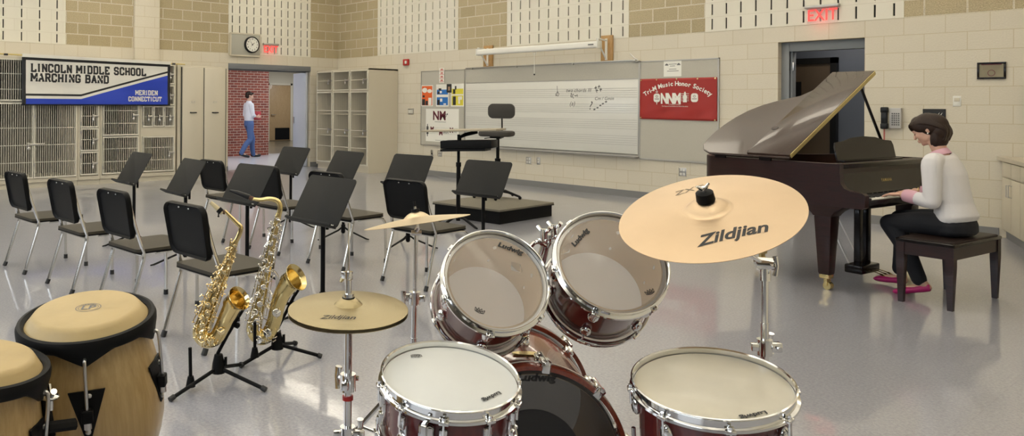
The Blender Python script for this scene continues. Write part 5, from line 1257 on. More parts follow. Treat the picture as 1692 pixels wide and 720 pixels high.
MB().lathe([(.2912, -.036), (.2925, -.0365), (.2925, -.0405), (.2912, -.041)], 96).build('hoop_edge_line', M_paper, bt)
for i in range(10):
    ang = 2 * PI * (i + .30) / 10; A = Matrix.Rotation(ang, 4, 'Z')
    for z in (-.11, -BD + .11): MB().at(A).box(.266, .292, -.017, .017, z - .025, z + .025, bev=.008).ell((.286, 0, z), (.014, .012, .030), 10, 8).build('lug', M_chrome, bt)
    c = MB().at(A); c.box(.288, .305, -.016, .016, -.052, .004, bev=.004).box(.270, .305, -.013, .013, -.001, .008, bev=.003).cyl((.302, 0, .0), (.302, 0, -.10), .004, seg=8).cyl((.302, 0, .012), (.302, 0, -.002), .007, seg=8); c.build('claw_hook', M_chrome, bt)
    c = MB().at(A); c.box(.288, .305, -.016, .016, -BD - .004, -BD + .052, bev=.004).cyl((.302, 0, -BD), (.302, 0, -BD + .10), .004, seg=8); c.build('claw_hook', M_chrome, bt)
bx_, by_, _ = loc_on(Fb_ @ T(0, 0, -.012), 886, 624)
disc_text(bt, Matrix.Identity(4), 'Ludwig', .034, bx_, by_, 0, M_ink, -.0125, bold=.0012, name='maker_lettering')
Fi = Fb_.inverted(); up_l = (Fi.to_3x3() @ V((0, 0, 1))); ang = math.atan2(up_l.y, up_l.x)
B_ = Matrix.Rotation(ang + R(-1), 4, 'Z')
MB().at(B_ @ T(.2700, 0, -.175) @ Matrix.Rotation(R(90), 4, 'Y')).prism([(.018 * cos(t * PI / 14), .048 * sin(t * PI / 14)) for t in range(28)], -.002, .004).build('keystone_badge', M_brass, bt)
for s in (-1, 1):
    A = Matrix.Rotation(ang + s * R(115), 4, 'Z'); wb_ = MB().at(A).box(.262, .30, -.02, .02, -BD + .10, -BD + .16, bev=.005); wb_.build('spur_bracket', M_chrome, bt)
# tom holder post and arms
th = thing('tom_holder', 'chrome double tom holder rising from the bass drum between the rack toms', 'bracket', ((a_ + b_) / 2).to_tuple())
pc = (a_ * .42 + b_ * .58); base = V((pc.x, pc.y, .555))
q1, q2 = depth_at(899, 388, 2.62), depth_at(916, 381, 2.62)
top = depth_at(905, 398, 2.66)
fn1 = P - n.normalized() * .11; fn2 = P2 - n2.normalized() * .12
def side(Pc, nn, r_, tgt):
    nn = nn.normalized(); d = tgt - Pc; d = d - nn * d.dot(nn); return Pc + d.normalized() * r_
s1, s2 = side(fn1, n, .158, top), side(fn2, n2, .168, top)
g = MB().tube([base, base * .5 + top * .5, top + V((0, 0, .02))], .016, 12).cyl(base - V((0, 0, .02)), base + V((0, 0, .02)), .035, seg=18); wbuild(g, 'post', M_chrome, th)
for s_, q in ((s1, q1), (s2, q2)):
    wbuild(MB().tube(bez([top + V((0, 0, -.02)), (top + s_) / 2 + V((0, 0, .035)), s_], 4), .0075, 8).box(-.022, .022, -.022, .022, -.018, .018, bev=.005, M=T(*s_)), 'arm', M_chrome, th)
    k = MB().at(T(*q)); k.cyl((0, 0, -.02), (0, 0, .02), .013, seg=12).tube([(-.028, 0, .026), (-.012, 0, .012), (0, 0, .012), (.012, 0, .012), (.028, 0, .030)], [.008, .006, .006, .006, .008], 8).box(-.025, .015, -.01, .01, -.03, -.012, bev=.004)
    wbuild(k, 'wing_bolt', M_chrome, th)

# ---- cymbals
def bronze(name, col, rough, rb=.5):
    n = NT(name); n.set(Base_Color=col, Metallic=1., Roughness=rough, Anisotropic=.6)
    tc = n.n('ShaderNodeTexCoord'); sp = n.n('ShaderNodeSeparateXYZ'); n.l(tc.outputs['Object'], sp.inputs[0])
    cb = n.n('ShaderNodeCombineXYZ'); n.l(sp.outputs[0], cb.inputs[0]); n.l(sp.outputs[1], cb.inputs[1])
    ln = n.n('ShaderNodeVectorMath', operation='LENGTH'); n.l(cb.outputs[0], ln.inputs[0])
    nz = n.n('ShaderNodeTexNoise', noise_dimensions='1D', i_Scale=520., i_Detail=3.); n.l(ln.outputs['Value'], nz.inputs['W'])
    bp = n.n('ShaderNodeBump', i_Strength=rb, i_Distance=.0015); n.l(nz.outputs['Fac'], bp.inputs['Height']); n.l(bp.outputs[0], n.b.inputs['Normal'])
    n3_ = n.n('ShaderNodeTexNoise', i_Scale=9., i_Detail=4.); n.l(tc.outputs['Object'], n3_.inputs['Vector'])
    mx = n.n('ShaderNodeMix', data_type='RGBA', i_6=(*[c * .90 for c in col], 1), i_7=(*[min(1, c * 1.06) for c in col], 1)); n.l(n3_.outputs['Fac'], mx.inputs[0]); n.l(mx.outputs[2], n.b.inputs['Base Color'])
    return n.m
M_ride = bronze('ride_bronze', (.60, .455, .305), .42, .2); M_hat = bronze('hat_bronze', (.38, .315, .18), .34, .4); M_crash = bronze('crash_bronze', (.62, .51, .34), .40, .25)
def cym_z(R_, bell, bh, bow):
    def f(r):
        z = -bow * (r / R_) ** 1.6
        if r < bell: z += bh * (1 - (r / bell) ** 2.4)
        return z
    return f
def cymbal(name, label, P, n, R_, m, bell=.055, bh=.018, bow=.022, down=False, root=None):
    F_ = frame(P, n, _rt); t_ = thing(name, label, 'cymbal'); t_.matrix_world = F_; f = cym_z(R_, bell, bh, bow)
    rs_ = [.006] + [bell * k / 8 for k in range(1, 9)] + [bell + (R_ - bell) * k / 20 for k in range(1, 21)]
    s = -1 if down else 1
    MB().lathe([(r, s * f(r)) for r in rs_] + [(r, s * f(r) - .0014) for r in rs_[::-1]] + [(rs_[0], s * f(rs_[0]))], 96).build('bronze_disc', m, t_, smooth=40)
    return t_, F_, f
def cyl_text(t_, f, s, size, x, y, rot, m, bold, shear, name): disc_text(t_, Matrix.Identity(4), s, size, x, y, rot, m, .0006, name, bold, shear, f)
nr = V((.016, -.401, .916)); Pr = V((13.288, -8.278, 1.069)) + nr * .024
rd, Fr, f = cymbal('ride_cymbal', 'large tilted pale bronze cymbal on the boom stand at the right', Pr, nr, .254, M_ride, bell=.062, bh=.022, bow=.026)
x, y, _ = loc_on(Fr @ T(0, 0, -.014), 1207, 388); xb, yb, _ = loc_on(Fr @ T(0, 0, -.012), 1250, 377)
cyl_text(rd, f, 'Zildjian', .062, x, y, math.degrees(math.atan2(yb - y, xb - x)), M_ink, .0016, .5, 'maker_lettering')
x, y, _ = loc_on(Fr @ T(0, 0, -.012), 1137, 315); xb, yb, _ = loc_on(Fr @ T(0, 0, -.012), 1160, 309)
cyl_text(rd, f, 'ZXT', .045, x, y, math.degrees(math.atan2(yb - y, xb - x)), mat('faded_ink', (.16, .12, .07), .5), .0003, .3, 'model_lettering')
MB().lathe([(0, .020), (.024, .020), (.026, .024), (.024, .048), (.018, .052), (0, .052)], 28).build('felt_washer', M_black, rd)
MB().cyl((0, 0, .05), (0, 0, .066), .006, seg=10).tube([(-.018, 0, .072), (-.006, 0, .062), (.006, 0, .062), (.018, 0, .072)], [.004, .006, .006, .004], 8).build('wing_nut', M_chrome, rd)
# ride stand
def stand(name, label, top, foot, sections, a0=30):
    t_ = thing(name, label, 'stand', (foot.x, foot.y, 0)); d = (top - foot); 
    for (a, b, r_) in sections: wbuild(MB().cyl(foot + d * a, foot + d * b, r_, seg=18), 'tube', M_chrome, t_)
    for a in (a0, a0 + 120, a0 + 240):
        c = foot; e = V((cos(R(a)), sin(R(a)), 0)); wbuild(MB().tube([c + V((0, 0, .34)) + e * .02, c + e * .30 + V((0, 0, .015))], .009, 8), 'leg', M_chrome, t_); wbuild(MB().tube([c + V((0, 0, .08)) + e * .015, c + e * .19 + V((0, 0, .125))], .006, 6), 'brace', M_chrome, t_); wbuild(MB().ell(tuple(c + e * .305 + V((0, 0, .016))), (.018, .018, .016), 10, 8), 'rubber_foot', M_ink, t_)
    return t_
def clamp(t_, P_, s=1., rot=0.):
    Mx = T(*P_) @ rotz(rot)
    k = MB().at(Mx); k.cyl((0, 0, -.020 * s), (0, 0, .020 * s), .019 * s, seg=16).box(.012 * s, .042 * s, -.010 * s, .010 * s, -.012 * s, .012 * s, bev=.003 * s).cyl((.030 * s, -.02 * s, 0), (.030 * s, .03 * s, 0), .006 * s, seg=8).tube([(.030 * s, .03 * s, -.026 * s), (.030 * s, .034 * s, 0), (.030 * s, .03 * s, .026 * s)], [.009 * s, .006 * s, .009 * s], 8).box(-.035 * s, -.012 * s, -.008 * s, .008 * s, -.010 * s, .010 * s, bev=.003 * s)
    wbuild(k, 'clamp', M_chrome, t_)
dr_ = 2.36
pt_, pf_ = depth_at(1264, 436, dr_), depth_at(1264, 600, dr_); pf_.x, pf_.y = pt_.x, pt_.y; ft0 = V((pt_.x, pt_.y, 0))
rs = stand('cymbal_stand', 'chrome boom stand holding the large tilted cymbal', pt_, ft0, [(.0, .62, .0155), (.60, .80, .0125), (.78, 1., .0105)])
bo0 = depth_at(1243, 424, dr_ - .02); cb_ = Pr - nr.normalized() * .03
wbuild(MB().tube([pt_ + V((.0, 0, .0)) + (pt_ - bo0) * .5, bo0, cb_ + V((0, 0, -.02)), cb_ + nr.normalized() * .09], .0062, 8), 'boom_arm', M_chrome, rs)
wbuild(MB().at(T(*pt_)).cyl((-.02, -.012, 0), (.02, .012, 0), .020, seg=16).cyl((-.03, 0, .005), (.03, 0, .005), .011, seg=10).tube([(.03, 0, -.03), (.036, 0, .0), (.03, 0, .028)], [.008, .005, .008], 8).cyl((0, 0, -.05), (0, 0, 0), .016), 'tilter', M_chrome, rs)
clamp(rs, V((pt_.x, pt_.y, depth_at(1264, 573, dr_).z)), 1.2, R(50)); MBx = MB()
wbuild(MB().lathe([(.0, .022), (.014, .0), (.0, -.03)], 16, T(*(Pr - nr.normalized() * .018))), 'cymbal_seat', M_black, rs)
# hi-hat
nh = V((.054, -.034, .998)); Ph = V((12.576, -9.039, .777)) + nh * .012
hh, Fh, f = cymbal('hi_hat_cymbal', 'upper hi-hat cymbal with worn lettering, in front of the saxophones', Ph, nh, .178, M_hat, bell=.042, bh=.020, bow=.016)
x, y, _ = loc_on(Fh, 558, 520); cyl_text(hh, f, 'Zildjian', .034, x, y, -3, M_ink, .0003, .35, 'maker_lettering')
cymbal('hi_hat_cymbal', 'lower hi-hat cymbal under the upper one', Ph - nh * .044, V((.04, -.03, 1)), .178, M_hat, bell=.042, bh=.020, bow=.016, down=True)
hf = V((Ph.x, Ph.y, 0)); hs_ = stand('hi_hat_stand', 'chrome hi-hat stand with a pull rod standing left of the snare drum', Ph - V((0, 0, .06)), hf, [(0, .58, .0155), (.55, 1., .012)], a0=70)
rod_top = depth_at(578, 368, 2.30); wbuild(MB().cyl(Ph - V((0, 0, .06)), V((Ph.x + .0, Ph.y, rod_top.z)), .0032, seg=8), 'pull_rod', M_chrome, hs_)
wbuild(MB().at(T(Ph.x, Ph.y, Ph.z)).cyl((0, 0, .0), (0, 0, .075), .0095, seg=12).cyl((0, 0, .018), (0, 0, .030), .017, seg=14).cyl((0, 0, .075), (0, 0, .095), .013, seg=12).box(-.03, .012, -.008, .008, .070, .092, bev=.003).tube([(-.026, 0, .075), (-.038, 0, .060)], [.009, .006], 8), 'clutch', M_chrome, hs_)
wbuild(MB().at(T(Ph.x, Ph.y, Ph.z)).cyl((0, 0, .010), (0, 0, .019), .019, seg=18).cyl((0, 0, -.07), (0, 0, -.055), .022, seg=18), 'felt', M_black, hs_)
zc_ = depth_at(577, 630, 2.3).z; clamp(hs_, V((Ph.x, Ph.y, zc_)), 1.25, R(130)); clamp(hs_, V((Ph.x, Ph.y, depth_at(577, 716, 2.3).z)), 1.2, R(50))
wbuild(MB().cyl(V((Ph.x, Ph.y, zc_ - .052)), V((Ph.x, Ph.y, zc_ - .04)), .0162), 'red_band', M_redp, hs_)
# thin crash seen nearly edge-on
Pc_ = depth_at(688, 358, 2.96); d_l, d_r = depth_at(603, 377, 2.90), depth_at(775, 341, 3.02)
tx = (d_r - d_l).normalized(); tow = (CAM - Pc_).normalized(); nc_ = (tow - tx * tow.dot(tx)).normalized(); nc_ = V((0, 0, 1)) - tx * tx.z; nc_ = nc_ - nc_.dot(tow) * tow * .86; nc_.normalize()
cr_, Fc_, f = cymbal('crash_cymbal', 'thin pale crash cymbal seen edge-on above the hi-hat and left rack tom', Pc_, nc_, .205, M_crash, bell=.05, bh=.020, bow=.020)
MB().cyl((0, 0, .012), (0, 0, .030), .016, seg=14).build('felt_washer', M_black, cr_); MB().cyl((0, 0, .03), (0, 0, .060), .005, seg=8).build('wing_nut', M_black, cr_)
cf = depth_at(680, 570, 2.96); cf = V((cf.x, cf.y, 0)); ctop = Pc_ - nc_ * .035; cb2 = depth_at(688, 385, 2.96)
cs = stand('cymbal_stand', 'chrome straight stand holding the edge-on crash cymbal', V((cb2.x, cb2.y, cb2.z)), cf, [(0, .55, .0135), (.5, .74, .0115), (.72, 1., .0085)], a0=97)
wbuild(MB().tube([cb2, cb2 * .5 + ctop * .5 + V((0, 0, 0)), ctop, Pc_ + nc_ * .04], [.009, .011, .006, .005], 10).cyl(cb2 - _rt * .02, cb2 + _rt * .02, .011), 'tilter', M_chrome, cs)
zz = depth_at(679, 492, 2.96).z; k = zz / cb2.z; clamp(cs, cf + (cb2 - cf) * k, 1.2, R(215))

# ================================================================== CONGAS
M_oak = wood('natural_oak', (.34, .225, .09), (.47, .335, .155), (34, 34, .8), rough=.35, coat=.45, wscale=2., dist=.25)
M_hide = mat('rawhide_head', (.44, .325, .145), .5, vary=.16, vscale=9, bump=.06, bscale=60)
M_hide2 = mat('rawhide_collar', (.52, .40, .20), .45, vary=.12, vscale=14)
def conga(label, P, n, rr, H_, nl, ph, mark):
    F_ = frame(P, n, _rt); t_ = thing('conga', label, 'drum'); t_.matrix_world = F_; k = rr / .17
    prof = [(.142 * k, -.005), (.146 * k, -.05)] + [((.146 + .034 * sin(PI * min(1, u / .62)) - (max(0, u - .35) ** 1.3) * .10) * k, -.05 - (H_ - .08) * u) for u in [i / 14 for i in range(1, 15)]]
    MB().lathe(prof, 64).build('shell', M_oak, t_)
    MB().lathe([(prof[-1][0] + .003, -H_ + .05), (prof[-1][0] + .004, -H_), (prof[-1][0] - .012, -H_), (prof[-1][0] - .012, -H_ + .05)], 48).build('base_ring', M_black, t_)
    MB().lathe([(0, .020), (.118 * k, .020), (.128 * k, .017), (.134 * k, .010), (.147 * k, -.006), (.152 * k, -.012)], 72).use(0).build('drum_head', M_hide, t_, smooth=60)
    # rim with dips at every lug
    rings = []; seg = 120
    for i in range(seg):
        a = 2 * PI * i / seg; dip = 0
        for j in range(nl):
            dd = abs((a - (2 * PI * j / nl + ph) + PI) % (2 * PI) - PI); dip = max(dip, max(0, 1 - dd / R(24)))
        dip = .034 * dip ** 1.2
        rings.append([V((r * k * cos(a), r * k * sin(a), z)) for r, z in ((.150, -.006), (.158, .001), (.166, -.001), (.170, -.010), (.170, -.024), (.167, -.029 - dip), (.160, -.031 - dip), (.1535, -.026 - dip * .9))])
    MB().ring_loft(rings, cap=False, closed=True).build('rim', M_black, t_, smooth=50)
    for j in range(nl):
        a = 2 * PI * j / nl + ph; A = Matrix.Rotation(a, 4, 'Z')
        def shell_r(z):
            for (r0, z0), (r1, z1) in zip(prof[:-1], prof[1:]):
                if z1 <= z <= z0: return r0 + (r1 - r0) * (z0 - z) / (z0 - z1)
            return prof[-1][0]
        zt, zb = -.122 * k, -.232 * k; g = MB().at(A)
        vs = []
        for w_, z in ((-.042, zt), (.042, zt), (.008, zb), (-.008, zb)): vs.append((shell_r(z) - .001, w_ * k, z))
        for w_, z in ((-.042, zt), (.042, zt), (.008, zb), (-.008, zb)): vs.append((shell_r(z) + .0035, w_ * k, z))
        g.add(vs, [(0, 1, 2, 3), (4, 5, 6, 7), (0, 1, 5, 4), (1, 2, 6, 5), (2, 3, 7, 6), (3, 0, 4, 7)])
        r0 = shell_r(-.17); g.box(r0, r0 + .022, -.013, .013, -.192 * k, -.160 * k, bev=.004); pl_ = g.build('lug_plate', M_black, t_, smooth=20)
        g = MB().at(A); g.tube(bez([(.160 * k, 0, -.046), (.174 * k, 0, -.042), (.181 * k, 0, -.058), (r0 + .012, 0, -.15 * k), (r0 + .012, 0, -.205 * k)], 5), .0042, 10).cyl((r0 + .012, 0, -.208 * k), (r0 + .012, 0, -.190 * k), .009, seg=10).ell((shell_r(-.218 * k) + .004, 0, -.218 * k), (.005, .007, .007), 10, 8).ell((r0 + .004, .006, -.130 * k), (.004, .006, .006), 10, 8)
        g.build('tuning_hook', M_steel, pl_)
    return t_, F_, prof, k
cg, Fg, prof, kc = conga('larger conga drum with a rawhide head, at the lower left', V((12.404, -9.745, .835)), V((.105, -.095, .99)), .170, .72, 5, R(-72), 0)
x, y, _ = loc_on(Fg @ T(0, 0, .02), 146, 508)
g = MB()
for r_, w_ in ((.030, .002), (.024, .0012)):
    g.lathe([(r_ - w_, .0206), (r_, .0206)], 40, T(x, y, 0) @ Matrix.Rotation(R(10), 4, 'Z') @ Matrix.Diagonal((1.05, .9, 1, 1)))
g.build('oval_mark', M_ink2, cg, smooth=0); disc_text(cg, Matrix.Identity(4), 'LP', .036, x, y, 8, M_ink2, .0206, bold=.0008)
disc_text(cg, Matrix.Identity(4), 'LATIN', .010, x - .001, y + .019, 8, M_ink2, .0206, bold=.0003)
c2, F2, prof2, k2 = conga('smaller conga drum cut off by the left edge', V((12.569, -10.038, .814)), V((.083, .10, .985)), .155, .70, 5, R(-70), 0)
# oval badge on the shell of the smaller conga
aa = R(-38); A = Matrix.Rotation(aa, 4, 'Z'); rz_ = .158 * k2 + .011
def onshell(u, v, o=.002): a = aa + u / .165; z = -.225 + v; r_ = prof2[3][0] + .006 + o; return (r_ * cos(a), r_ * sin(a), z)
g = MB()
for r0, r1 in ((.036, .040), (.030, .033)):
    vs = []
    for i in range(40): t = 2 * PI * i / 40; vs += [onshell(r0 * 1.0 * cos(t), r0 * .82 * sin(t)), onshell(r1 * 1.0 * cos(t), r1 * .82 * sin(t))]
    g.add(vs, [(2 * i, 2 * i + 1, (2 * i + 3) % 80, (2 * i + 2) % 80) for i in range(40)])
me = text('CP', .038, bold=.002, sp=.85); g.mapped(me, lambda u, v, d: onshell(u, v, .0022)); g.build('oval_badge', M_ink, c2, smooth=0)
cst = thing('conga_stand', 'black and chrome conga stand bar between the two congas', 'stand', (12.47, -9.88, 0))
u_ = (V((12.404, -9.745, 0)) - V((12.569, -10.038, 0))).normalized(); s_v = V((u_.y, -u_.x, 0))
pA, pB = depth_at(78, 706, 1.72), depth_at(124, 700, 1.76)
wbuild(MB().tube([pA, pB], .013, 8, flat=(1.3, 1.)), 'rubber_arm', M_black, cst)
wbuild(MB().tube([depth_at(74, 655, 1.74), depth_at(84, 720, 1.74)], .011, 8), 'upright', M_black, cst)
wbuild(MB().at(T(*depth_at(84, 655, 1.73))).ell((0, 0, 0), (.02, .02, .008), 14, 8).tube([(-.02, 0, .02), (-.006, 0, .004), (.006, 0, .004), (.022, 0, .018)], [.007, .004, .004, .007], 8).cyl((0, 0, -.03), (0, 0, 0), .006), 'wing_nut', M_chrome, cst)
for a in (0, 120, 240):
    wbuild(MB().tube([(12.47, -9.88, .085), (12.47 + .34 * cos(R(a)), -9.88 + .34 * sin(R(a)), .012)], .012, 8), 'leg', M_black, cst)
for cP, cn in ((V((12.404, -9.745, .835)), V((.105, -.095, .99))), (V((12.569, -10.038, .814)), V((.083, .10, .985)))):
    Fq = frame(cP - cn.normalized() * .66, cn, _rt); q = MB(); q.at(Fq).lathe([(.125, 0), (.132, 0), (.132, .02), (.125, .02), (.125, 0)], 40); wbuild(q, 'support_ring', M_black, cst)

# ================================================================== SAXOPHONES
def sax(name, label, cat, dep, bodyp, bodyr, bowp, bowr, mouth_c, mouth_n, mouth_r, neckp, neckr, mpp, mpr, m_body, m_key, mp_mat, seed, keyr, foot):
    t_ = thing(name, label, cat, foot); rnd = random.Random(seed)
    D_ = lambda q, o=0.: depth_at(q[0], q[1], dep - o)
    tow = -_fw
    pts = bez([D_(q) for q in bodyp], 6); k = len(bodyp) - 1; rr = []
    def lerp(R_, i, n): t = i / n; a = min(int(t), len(R_) - 2); return R_[a] + (R_[a + 1] - R_[a]) * (t - a)
    wbuild(MB().tube(pts, [lerp(bodyr, i, 6) for i in range(len(pts))], 24), 'body_tube', m_body, t_, smooth=60)
    bp = [D_(q) for q in bowp[:-1]] + [mouth_c - mouth_n * .02]; bl = bez(bp, 6); rl = [lerp(bowr, i, 6) for i in range(len(bl))]
    # bell flare
    Fm = frame(mouth_c, mouth_n)
    wbuild(MB().tube(bl, rl, 28, cap=False), 'bow_and_bell', m_body, t_, smooth=60)
    r_e = rl[-1]; flare = [(r_e, -.021), (r_e * 1.03, -.010), (r_e + (mouth_r - r_e) * .35, -.001), (r_e + (mouth_r - r_e) * .72, .006), (mouth_r, .013), (mouth_r + .002, .014), (mouth_r + .001, .016), (mouth_r * .97, .011), (r_e + (mouth_r - r_e) * .2, .0), (r_e * .97, -.012), (r_e * .90, -.06), (r_e * .5, -.085), (0, -.09)]
    wbuild(MB().lathe(flare, 48, Fm), 'bell_flare', m_body, t_, smooth=60)
    nk = bez([D_(q, o) for q, o in neckp], 6); wbuild(MB().tube(nk, [lerp(neckr, i, 6) for i in range(len(nk))], 16), 'neck', m_body, t_, smooth=60)
    mp = [D_(q, o) for q, o in mpp]; wbuild(MB().tube(mp, mpr, 14, flat=(1, 1)), 'mouthpiece', mp_mat, t_, smooth=60)
    c = mp[-1]; wbuild(MB().tube([nk[-1], mp[-1]], neckr[-1] * 1.35, 12), 'cork', mat('cork_%d' % seed, (.10, .05, .03), .8), t_)
    if seed == 1: m2 = mp[0] * .35 + mp[-1] * .65; wbuild(MB().tube([m2, m2 + (mp[-1] - mp[0]) * .25], mpr[-1] * 1.25, 14).tube([m2 - V((0, 0, .012)), m2 - V((0, 0, .032))], .003, 6).ell(tuple(m2 - V((0, 0, .034))), .005, 8, 6), 'ligature', M_black, t_)
    # keywork along the body: rods, posts, cups, touches
    A0, A1 = D_(bodyp[0]), D_(bodyp[-1]); ax = (A1 - A0).normalized(); sd = ax.cross(tow).normalized(); L_ = (A1 - A0).length
    def at_(t, s_, o): r_ = bodyr[0] + (bodyr[-1] - bodyr[0]) * t; return A0 + ax * (L_ * t) + sd * (s_ * r_) + tow * (o * r_)
    for s_, o, t0, t1 in ((.95, .75, .03, .62), (-.95, .75, .06, .97), (1.35, .25, .30, .98), (-1.35, .2, .10, .90), (.2, 1.30, .12, .55), (.55, 1.2, .5, .97), (-.5, 1.2, .35, .95)):
        n_ = int(4 + (t1 - t0) * 7); g = MB().cyl(at_(t0, s_, o), at_(t1, s_, o), .0026, seg=8)
        for i in range(n_):
            t = t0 + (t1 - t0) * i / (n_ - 1); g.cyl(at_(t, s_ * .8, o * .6), at_(t, s_ * 1.04, o * 1.04), .0022, seg=6).ell(tuple(at_(t, s_, o)), .0042, 8, 6)
        wbuild(g, 'key_rod', m_key, t_)
    for i in range(13):
        t = .05 + .9 * i / 12; s_ = (.35 if i % 2 else -.30) + rnd.uniform(-.2, .2); r_ = keyr[0] + (keyr[1] - keyr[0]) * t
        c = at_(t, s_, 1.28); nn = (tow + sd * s_ * .6).normalized(); Fk = frame(c, nn)
        g = MB().lathe([(0, -.004), (r_, -.004), (r_, .001), (r_ * .85, .0035), (r_ * .25, .0035), (r_ * .2, .005), (0, .005)], 20, Fk)
        g.tube([c + nn * .004, c + nn * .006 + sd * (.9 if s_ < 0 else -.9) * -r_ * 1.2, at_(t, (-.95 if s_ < 0 else .95), .8)], .0028, 6)
        wbuild(g, 'key_cup', m_key, t_, smooth=40)
    for i in range(64):
        t = rnd.uniform(.04, .98) ** .8; s_ = rnd.choice((-1, 1)) * (rnd.uniform(1.0, 1.7) if i % 2 else rnd.uniform(.1, 1.0)); a = at_(t, s_ * .8, .6 if i % 2 else 1.1); b = at_(t + rnd.uniform(-.05, .05), s_ * 1.15, rnd.uniform(.3, 1.3) if i % 2 else 1.45); e = b + ax * rnd.uniform(-.02, .02) + sd * rnd.uniform(-.008, .008)
        g = MB().tube([a, b, e], [.0028, .0030, .0022], 6, flat=(1.4, .8)).ell(tuple(e), (.0050, .0050, .0036), 10, 6); wbuild(g, 'side_key', m_key, t_)
    # bell and bow keys with guards
    n_b = len(bl)
    for idx, s_ in ((int(n_b * .30), .1), (int(n_b * .48), .2), (int(n_b * .66), -.15)):
        c = bl[idx]; rb0 = rl[idx]; nn = (tow + sd * s_).normalized(); Fk = frame(c + nn * (rb0 + .007), nn); r_ = keyr[1] * 1.25
        g = MB().lathe([(0, -.005), (r_, -.005), (r_, .001), (r_ * .88, .004), (0, .005)], 24, Fk); wbuild(g, 'key_cup', m_key, t_, smooth=40)
        g = MB()
        for q in range(3):
            an = 2 * PI * q / 3 + .5; g.tube([Fk @ V((r_ * 1.2 * cos(an), r_ * 1.2 * sin(an), -.008)), Fk @ V((r_ * 1.12 * cos(an), r_ * 1.12 * sin(an), .010)), Fk @ V((0, 0, .013))], .0022, 6)
        wbuild(g, 'key_guard', m_key, t_)
    g = MB()
    for i in range(34):
        idx = int(n_b * rnd.uniform(.0, .5)); c = bl[idx] + tow * (rl[idx] * .9) + sd * rnd.uniform(-.055, .03); e = c + V((rnd.uniform(-.02, .02), rnd.uniform(-.02, .02), rnd.uniform(-.02, .025))); g.tube([c, (c + e) / 2 + tow * .008, e], [.003, .0035, .0025], 6).ell(tuple(e), .005, 8, 6)
    wbuild(g, 'low_key_levers', m_key, t_)
    i0 = int(n_b * .80); pr_ = MB().tube([bl[i0], D_(bodyp[-2])], .0035, 8).tube([D_((0, 0)) * 0 + bl[i0] + tow * 0, bl[i0]], .004, 6) if False else MB().tube([bl[i0], (D_(bodyp[-2]) + D_(bodyp[-1])) / 2], .0035, 8)
    wbuild(pr_, 'brace', m_key, t_)
    return t_, bl, rl
def sax_stand(label, dep, lf, rf, hub, up_pts, post_base, post_top, back):
    f1, f2 = ground(*lf, .012), ground(*rf, .012); h_ = depth_at(hub[0], hub[1], dep)
    t_ = thing('saxophone_stand', label, 'stand', (h_.x, h_.y, 0))
    for f_ in (f1, f2, V((h_.x, h_.y, 0)) + back):
        f_ = V((f_.x, f_.y, .012)); lo = h_ * .9 + f_ * .1; wbuild(MB().tube([h_ - V((0, 0, .02)), f_], .0095, 10), 'leg', M_blackm, t_); wbuild(MB().tube([f_ + (h_ - f_) * .07, f_ - (h_ - f_) * .02], .013, 10), 'rubber_foot', M_ink, t_)
    wbuild(MB().at(T(*h_)).lathe([(0, -.045), (.034, -.045), (.030, .0), (.020, .045), (0, .05)], 12), 'hub', M_black, t_)
    wbuild(MB().at(T(*(h_ + _rt * .035 + V((0, 0, .01))))).tube([(-.02, 0, 0), (.0, 0, 0)], .008, 8).tube([(0, 0, -.02), (.004, 0, 0), (0, 0, .022)], [.008, .006, .008], 8), 'hub_knob', M_black, t_)
    U = [depth_at(q[0], q[1], dep + q[2]) for q in up_pts]; wbuild(MB().tube(U, .0088, 10), 'upright', M_blackm, t_)
    e = U[-1]; wbuild(MB().tube(bez([e + _rt * .03 - _fw * .045 + V((0, 0, .045)), e - _fw * .02 + V((0, 0, -.005)), e, e + _fw * .02 - _rt * .01, e - _rt * .05 + _fw * .02 + V((0, 0, .02))], 4), .0075, 8), 'bell_yoke', M_black, t_)
    c = U[-1] * .45 + U[-2] * .55; wbuild(MB().tube([c - _rt * .045 - _fw * .03, c - _rt * .02, c, c + _rt * .025 - V((0, 0, .01))], .008, 8).ell(tuple(c + _rt * .02), .014, 10, 8), 'body_arm', M_black, t_)
    a, b = depth_at(*post_base, dep - .08), depth_at(*post_top, dep - .08); wbuild(MB().cyl(a, b, .0085, seg=12).cyl(a - V((0, 0, .03)), a + V((0, 0, .02)), .024, .014, seg=14), 'clarinet_peg', M_black, t_)
    return t_
rtv, upv = _rt, V((0, 0, 1))
da = 3.78
mc = depth_at(392.5, 494.5, da - .03); mn_ = (rtv * .70 + upv * .56 - _fw * .44).normalized()
g_ = ground(338, 604)
sax('alto_saxophone', 'gold alto saxophone on the left saxophone stand', 'saxophone', da, [(390, 397), (377, 432), (362, 468), (346, 505), (333, 540)], [.0135, .020, .026, .032, .036],
    [(333, 538), (331, 552), (341, 562), (356, 558), (366, 542), (375, 523), (390, 498)], [.036, .037, .037, .037, .037, .041, .047], mc, mn_, .060,
    [((390, 398), 0), ((395, 388), 0), ((398, 376), 0), ((391, 368), 0), ((376, 353), 0), ((371, 348), 0)], [.0125, .0125, .0115, .0105, .0085, .0078], [((348, 334), 0), ((356, 341), 0), ((368, 352), 0)], [.0085, .0115, .0125], M_gold, M_goldk, mat('pale_mouthpiece', (.55, .46, .26), .35, coat=.4), 1, (.008, .0155), (g_.x, g_.y, .08))
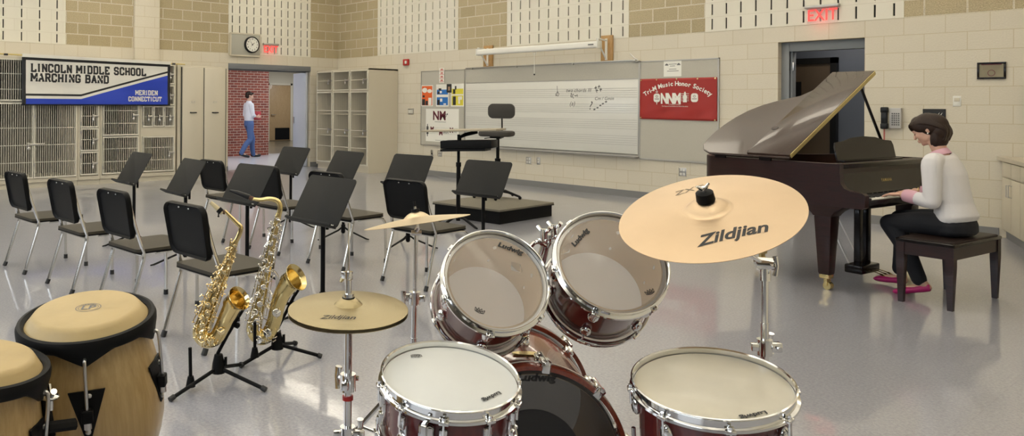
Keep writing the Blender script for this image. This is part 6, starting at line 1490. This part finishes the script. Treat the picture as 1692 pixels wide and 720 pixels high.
sax_stand('black folding saxophone stand holding the gold alto saxophone', da + .02, (282, 659), (438, 643), (361, 600), [(361, 600, 0), (360, 583, 0), (376, 553, .02), (397, 518, .03)], (315, 628), (314, 574), V((-.16, .22, 0)))
dt = 4.15
mc = depth_at(487, 459.5, dt - .03); mn_ = (rtv * .76 + upv * .52 - _fw * .38).normalized()
g_ = ground(436, 590)
sax('tenor_saxophone', 'larger tenor saxophone with a black mouthpiece on the right saxophone stand', 'saxophone', dt, [(461, 352), (450, 400), (440, 445), (430, 495), (421, 535)], [.0155, .023, .029, .035, .040],
    [(421, 530), (420, 546), (430, 557), (443, 552), (453, 530), (459, 504), (469, 481), (486, 461)], [.040, .041, .041, .040, .039, .041, .047, .055], mc, mn_, .074,
    [((461, 354), 0), ((463, 342), 0), ((458, 332), 0), ((445, 328.5), 0), ((430, 330), 0), ((418, 328.5), 0)], [.0145, .0145, .014, .0125, .0105, .0090], [((380, 314.5), 0), ((392, 318.5), 0), ((412, 326), 0)], [.006, .0125, .0145], mat('tenor_lacquer', (.72, .58, .27), .2, metal=1.), M_silk, M_blackg, 2, (.010, .0185), (g_.x, g_.y, .08))
sax_stand('black folding saxophone stand holding the tenor saxophone', dt + .02, (397, 604), (530, 588), (458, 562), [(458, 562, 0), (457, 546, 0), (473, 515, .02), (488, 485, .03)], (421, 580), (421, 532), V((-.16, .22, 0)))

# ---- ceiling lamps above the room
lp = thing('ceiling_lamp', 'x', 'lamp', (CEIL_SPOTS[0][0], CEIL_SPOTS[0][1], ROOM_H - .6), group='linear ceiling lamps')
MB().box(-1.22, 1.22, -.19, .19, .0, .09, bev=.01).build('housing', M_white, lp); MB().box(-1.2, 1.2, -.175, .175, -.008, .0).build('diffuser', M_lampd, lp)
for x in (-.9, .9): MB().cyl((x, 0, .09), (x, 0, .6), .005, seg=6).build('hanger', M_steel, lp)
lp['label'] = 'suspended linear ceiling lamp above the room, out of view'
for x, y in CEIL_SPOTS[1:]: o = copy_tree(lp); o.location = (x, y, ROOM_H - .6)
